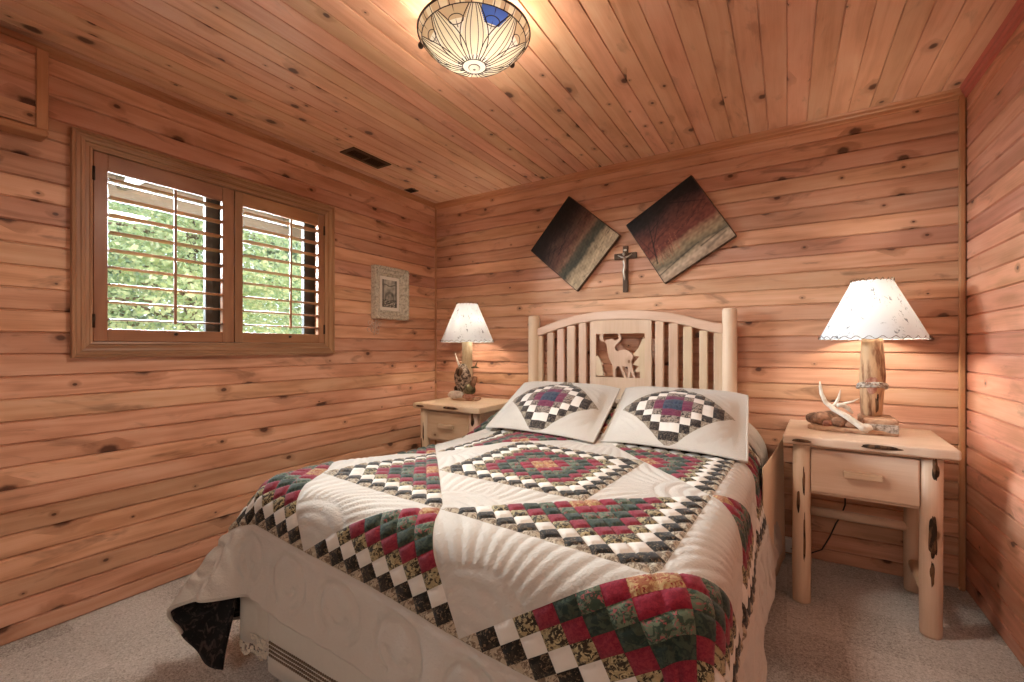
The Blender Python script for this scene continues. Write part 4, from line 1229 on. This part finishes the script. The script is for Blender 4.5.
# ------------------------------------------------------------------ ceiling light
CX_, CY_ = -.985, 1.335
RD, ZR, DEP = .205, 2.318, .120
cl = thing('ceiling_light', 'round stained glass flush light on the plank ceiling', 'ceiling light', (CX_, CY_, H))
MB().lathe([(.09, 0), (.088, -.014), (.075, -.020), (.02, -.024)], (CX_, CY_, H), 40).build('canopy', M['iron'], cl)
def dome(r):    # r in 0..1 -> z
    return ZR - DEP * math.cos(r * PI / 2) ** .75 if r < 1 else ZR
NP = 8
A0 = R(13.9)
def in_petal(a, r):
    d = ((a - A0) / (2 * PI) * NP) % 1.0 - .5
    half = .50 * math.sin(PI * min(1, max(0, (1 - r) / .80)) * .62) if r < 1 else 0
    return abs(d) < half, d
gm = MB(); na, nr = 384, 48; vs = []
for j in range(nr + 1):
    r = .10 + .90 * j / nr
    for k in range(na): a = 2 * PI * k / na; vs.append((CX_ + RD * r * math.cos(a), CY_ + RD * r * math.sin(a), dome(r)))
fs = []; mi = []
for j in range(nr):
    r = .10 + .90 * (j + .5) / nr
    for k in range(na):
        a = 2 * PI * (k + .5) / na
        ins, d = in_petal(a, r)
        m_ = 0
        if r > .93: m_ = 2 if (int(a / (2 * PI) * 40) % 2) else 0
        elif not ins and r > .62:
            lob = abs((abs(d) - .5)) ; m_ = 1 if r < .80 else 2
            if 1.0 < a - .0 < 1.75 and False: m_ = 3
        elif r < .30: m_ = 1
        fs.append((j * na + k, (j + 1) * na + k, (j + 1) * na + (k + 1) % na, j * na + (k + 1) % na)); mi.append(m_)
# one blue pane, on the side towards the viewer's right
bl_a = R(329)
for q, f in enumerate(fs):
    j, k = divmod(q, na); r = .10 + .90 * (j + .5) / nr; a = 2 * PI * (k + .5) / na
    ins, d = in_petal(a, r)
    if not ins and .76 < r < .93 and abs(((a - bl_a + PI) % (2 * PI)) - PI) < .26: mi[q] = 3
gm.add(vs, fs, 0, True); gm.mi = mi
gl_ = gm.build('glass_bowl', [M['gl_cream'], M['gl_white'], M['gl_amber'], M['gl_blue']], cl)
MB().lathe([(RD * .10, 0), (RD * .09, -.004), (RD * .05, -.007), (0.0, -.008)], (CX_, CY_, dome(.10)), 24, cap=False).build('glass_centre', M['gl_white'], cl)
cm = MB()
def dp(a, r): return (CX_ + RD * r * math.cos(a), CY_ + RD * r * math.sin(a), dome(r) - .0006)
tw_ = .0017
for k in range(NP):
    a0 = A0 + 2 * PI * (k + .5) / NP
    for f in (-1, -.62, -.28, .28, .62, 1):
        pts = []
        for i in range(22):
            r = .93 - i / 21 * .72
            half = .50 * math.sin(PI * min(1, (1 - r) / .80) * .62)
            pts.append(dp(a0 + f * half * 2 * PI / NP * 1.25, r))
        cm.tube(pts, tw_ if abs(f) == 1 else tw_ * .75, 5)
    # lobes between the petals
    ab = A0 + 2 * PI * k / NP
    pts = [dp(ab + .17 * math.sin(b), .79 + .055 * math.cos(b)) for b in np.linspace(0, 2 * PI, 20)]
    cm.tube(pts, tw_ * .8, 5, cap=False)
    cm.tube([dp(ab, .93), dp(ab, .70)], tw_ * .8, 5)
for rr_ in (.10, .21, .93):
    cm.tube([dp(b, rr_) for b in np.linspace(0, 2 * PI, 60)], tw_, 5, cap=False)
for k in range(24):
    a = 2 * PI * k / 24; cm.tube([dp(a, .21), dp(a + .06, .30)], tw_ * .7, 5)
for k in range(6): cm.tube([(CX_, CY_, dome(.1) - .009), dp(2 * PI * k / 6, .10)], tw_ * .7, 5)
for k in range(32): cm.tube([dp(2 * PI * k / 32, .93), dp(2 * PI * k / 32, 1.0)], tw_, 5)
cm.build('lead_came', M['iron'], cl)
MB().tube([(CX_ + RD * math.cos(b), CY_ + RD * math.sin(b), ZR) for b in np.linspace(0, 2 * PI, 64)], .004, 8, cap=False).build('rim', M['iron'], cl)
for k in range(3):
    a = R(200 + 120 * k); hx, hy = CX_ + (RD + .006) * math.cos(a), CY_ + (RD + .006) * math.sin(a)
    mb = MB(); mb.tube([(CX_ + .07 * math.cos(a), CY_ + .07 * math.sin(a), H - .016), (CX_ + .15 * math.cos(a), CY_ + .15 * math.sin(a), H - .02), (hx, hy, H - .035), (hx, hy, ZR - .004)], .004, 8)
    mb.blob((hx, hy, ZR - .008), (.011, .011, .013), 10); mb.build('hook', M['iron'], cl)
for s_ in (-1, 1):
    MB().blob((CX_ + s_ * .055, CY_, H - .075), (.026, .026, .034), 12).build('bulb', M['bulb'], cl)
    MB().tube([(CX_ + s_ * .055, CY_, H - .012), (CX_ + s_ * .055, CY_, H - .05)], .014, 10).build('socket', M['iron'], cl)

# ------------------------------------------------------------------ ceiling vent and small plate
vx0, vx1, vy0, vy1 = -2.405, -2.272, 1.832, 2.142
ve = thing('ceiling_vent', 'bronze two-slot ceiling vent above the left wall', 'vent', ((vx0 + vx1) / 2, (vy0 + vy1) / 2, H))
f = MB(); w_ = .026; z0, z1 = H - .007, H
f.box(vx0, vx0 + w_, vy0, vy1, z0, z1); f.box(vx1 - w_, vx1, vy0, vy1, z0, z1); f.box(vx0 + w_, vx1 - w_, vy0, vy0 + w_, z0, z1); f.box(vx0 + w_, vx1 - w_, vy1 - w_, vy1, z0, z1)
f.box(vx0 + w_, vx1 - w_, (vy0 + vy1) / 2 - .008, (vy0 + vy1) / 2 + .008, z0, z1)
f.build('frame', M['vent'], ve, bevel=.002)
MB().box(vx0 + w_, vx1 - w_, vy0 + w_, vy1 - w_, H - .0015, H).build('duct_opening', M['black'], ve)
for i in range(5):
    x = vx0 + w_ + .010 + i * (vx1 - vx0 - 2 * w_ - .02) / 4
    MB().box(x - .001, x + .001, vy0 + w_, vy1 - w_, H - .006, H - .001).build('slat', M['vent'], ve)
pt = thing('ceiling_plate', 'small dark square plate on the ceiling near the far left corner', 'plate', (-2.52, 2.58, H))
MB().box(-2.560, -2.475, 2.540, 2.620, H - .005, H).build('plate', M['vent'], pt, bevel=.002)
MB().box(-2.550, -2.485, 2.550, 2.610, H - .0062, H - .004).build('slot', M['black'], pt)

# hall beyond the doorway behind the viewpoint
hm = MB()
hm.box(-2.2, 1.6, YF - 2.1, YF - 2.0, 0, H); hm.box(-2.3, -2.2, YF - 2.1, YF - .14, 0, H); hm.box(1.6, 1.7, YF - 2.1, YF - .14, 0, H)
hm.box(-2.3, 1.7, YF - 2.1, YF - .14, H, H + .1); hm.box(-2.3, 1.7, YF - 2.1, YF - .14, -.1, 0)
struct(hm.build('wall_hall', M['hallwall']))

# ------------------------------------------------------------------ light
WARM = (1.0, .86, .69)
for c in ((LX, LY), (QX, QY)):
    add_light('bedside_bulb', 'POINT', (c[0], c[1], 1.325), 14, WARM, .045)
for s_ in (-1, 1): add_light('ceiling_bulb', 'POINT', (CX_ + s_ * .055, CY_, H - .095), 14, WARM, .03)
add_light('ceiling_fill', 'AREA', (CX_, CY_, ZR - DEP - .02), 18, (1, .89, .76), rot=(0, 0, 0), sx=.34, sy=.34)  # extra area light added under the bowl, brightens the room but not the glass
add_light('hall_fill', 'AREA', (-.4, YF - .8, 2.36), 40, (1, .92, .84), rot=(R(25), 0, 0), sx=2.0, sy=1.0)  # fill light added in the unseen hall to brighten the room from behind
# daylight
w = bpy.data.worlds.new('sky'); SC.world = w; w.use_nodes = True
nt = w.node_tree; bg = nt.nodes['Background']
bg.inputs[0].default_value = (.86, .94, 1.0, 1); bg.inputs[1].default_value = 2.2
sun = add_light('sun', 'SUN', (2, 6, 8), 3.0, (1, .96, .88)); sun.rotation_euler = (R(-25), R(42), 0); sun.data.angle = R(3)
add_light('window_daylight', 'AREA', (XL - 1.30, 1.28, 2.05), 700, (.82, .91, 1.0), rot=(0, R(-70), 0), sx=.5, sy=2.2)

# ------------------------------------------------------------------ camera
cam = bpy.data.cameras.new('camera'); co = bpy.data.objects.new('camera', cam); COL.objects.link(co)
cam.sensor_width = 36.0; cam.lens = FOC / 1024 * 36.0
cam.shift_y = 6.0 / 1024; cam.clip_start = .02
co.location = (0, 0, EYE); co.rotation_euler = (PI / 2, 0, YAW)
SC.camera = co

vs = SC.view_settings
vs.view_transform = 'Standard'; vs.look = 'None'; vs.gamma = 1.0; vs.use_curve_mapping = False; vs.exposure = 0.26
SC.cycles.use_denoising = True
SC.cycles.max_bounces = 10; SC.cycles.transparent_max_bounces = 12
SC.cycles.sample_clamp_indirect = 6.0
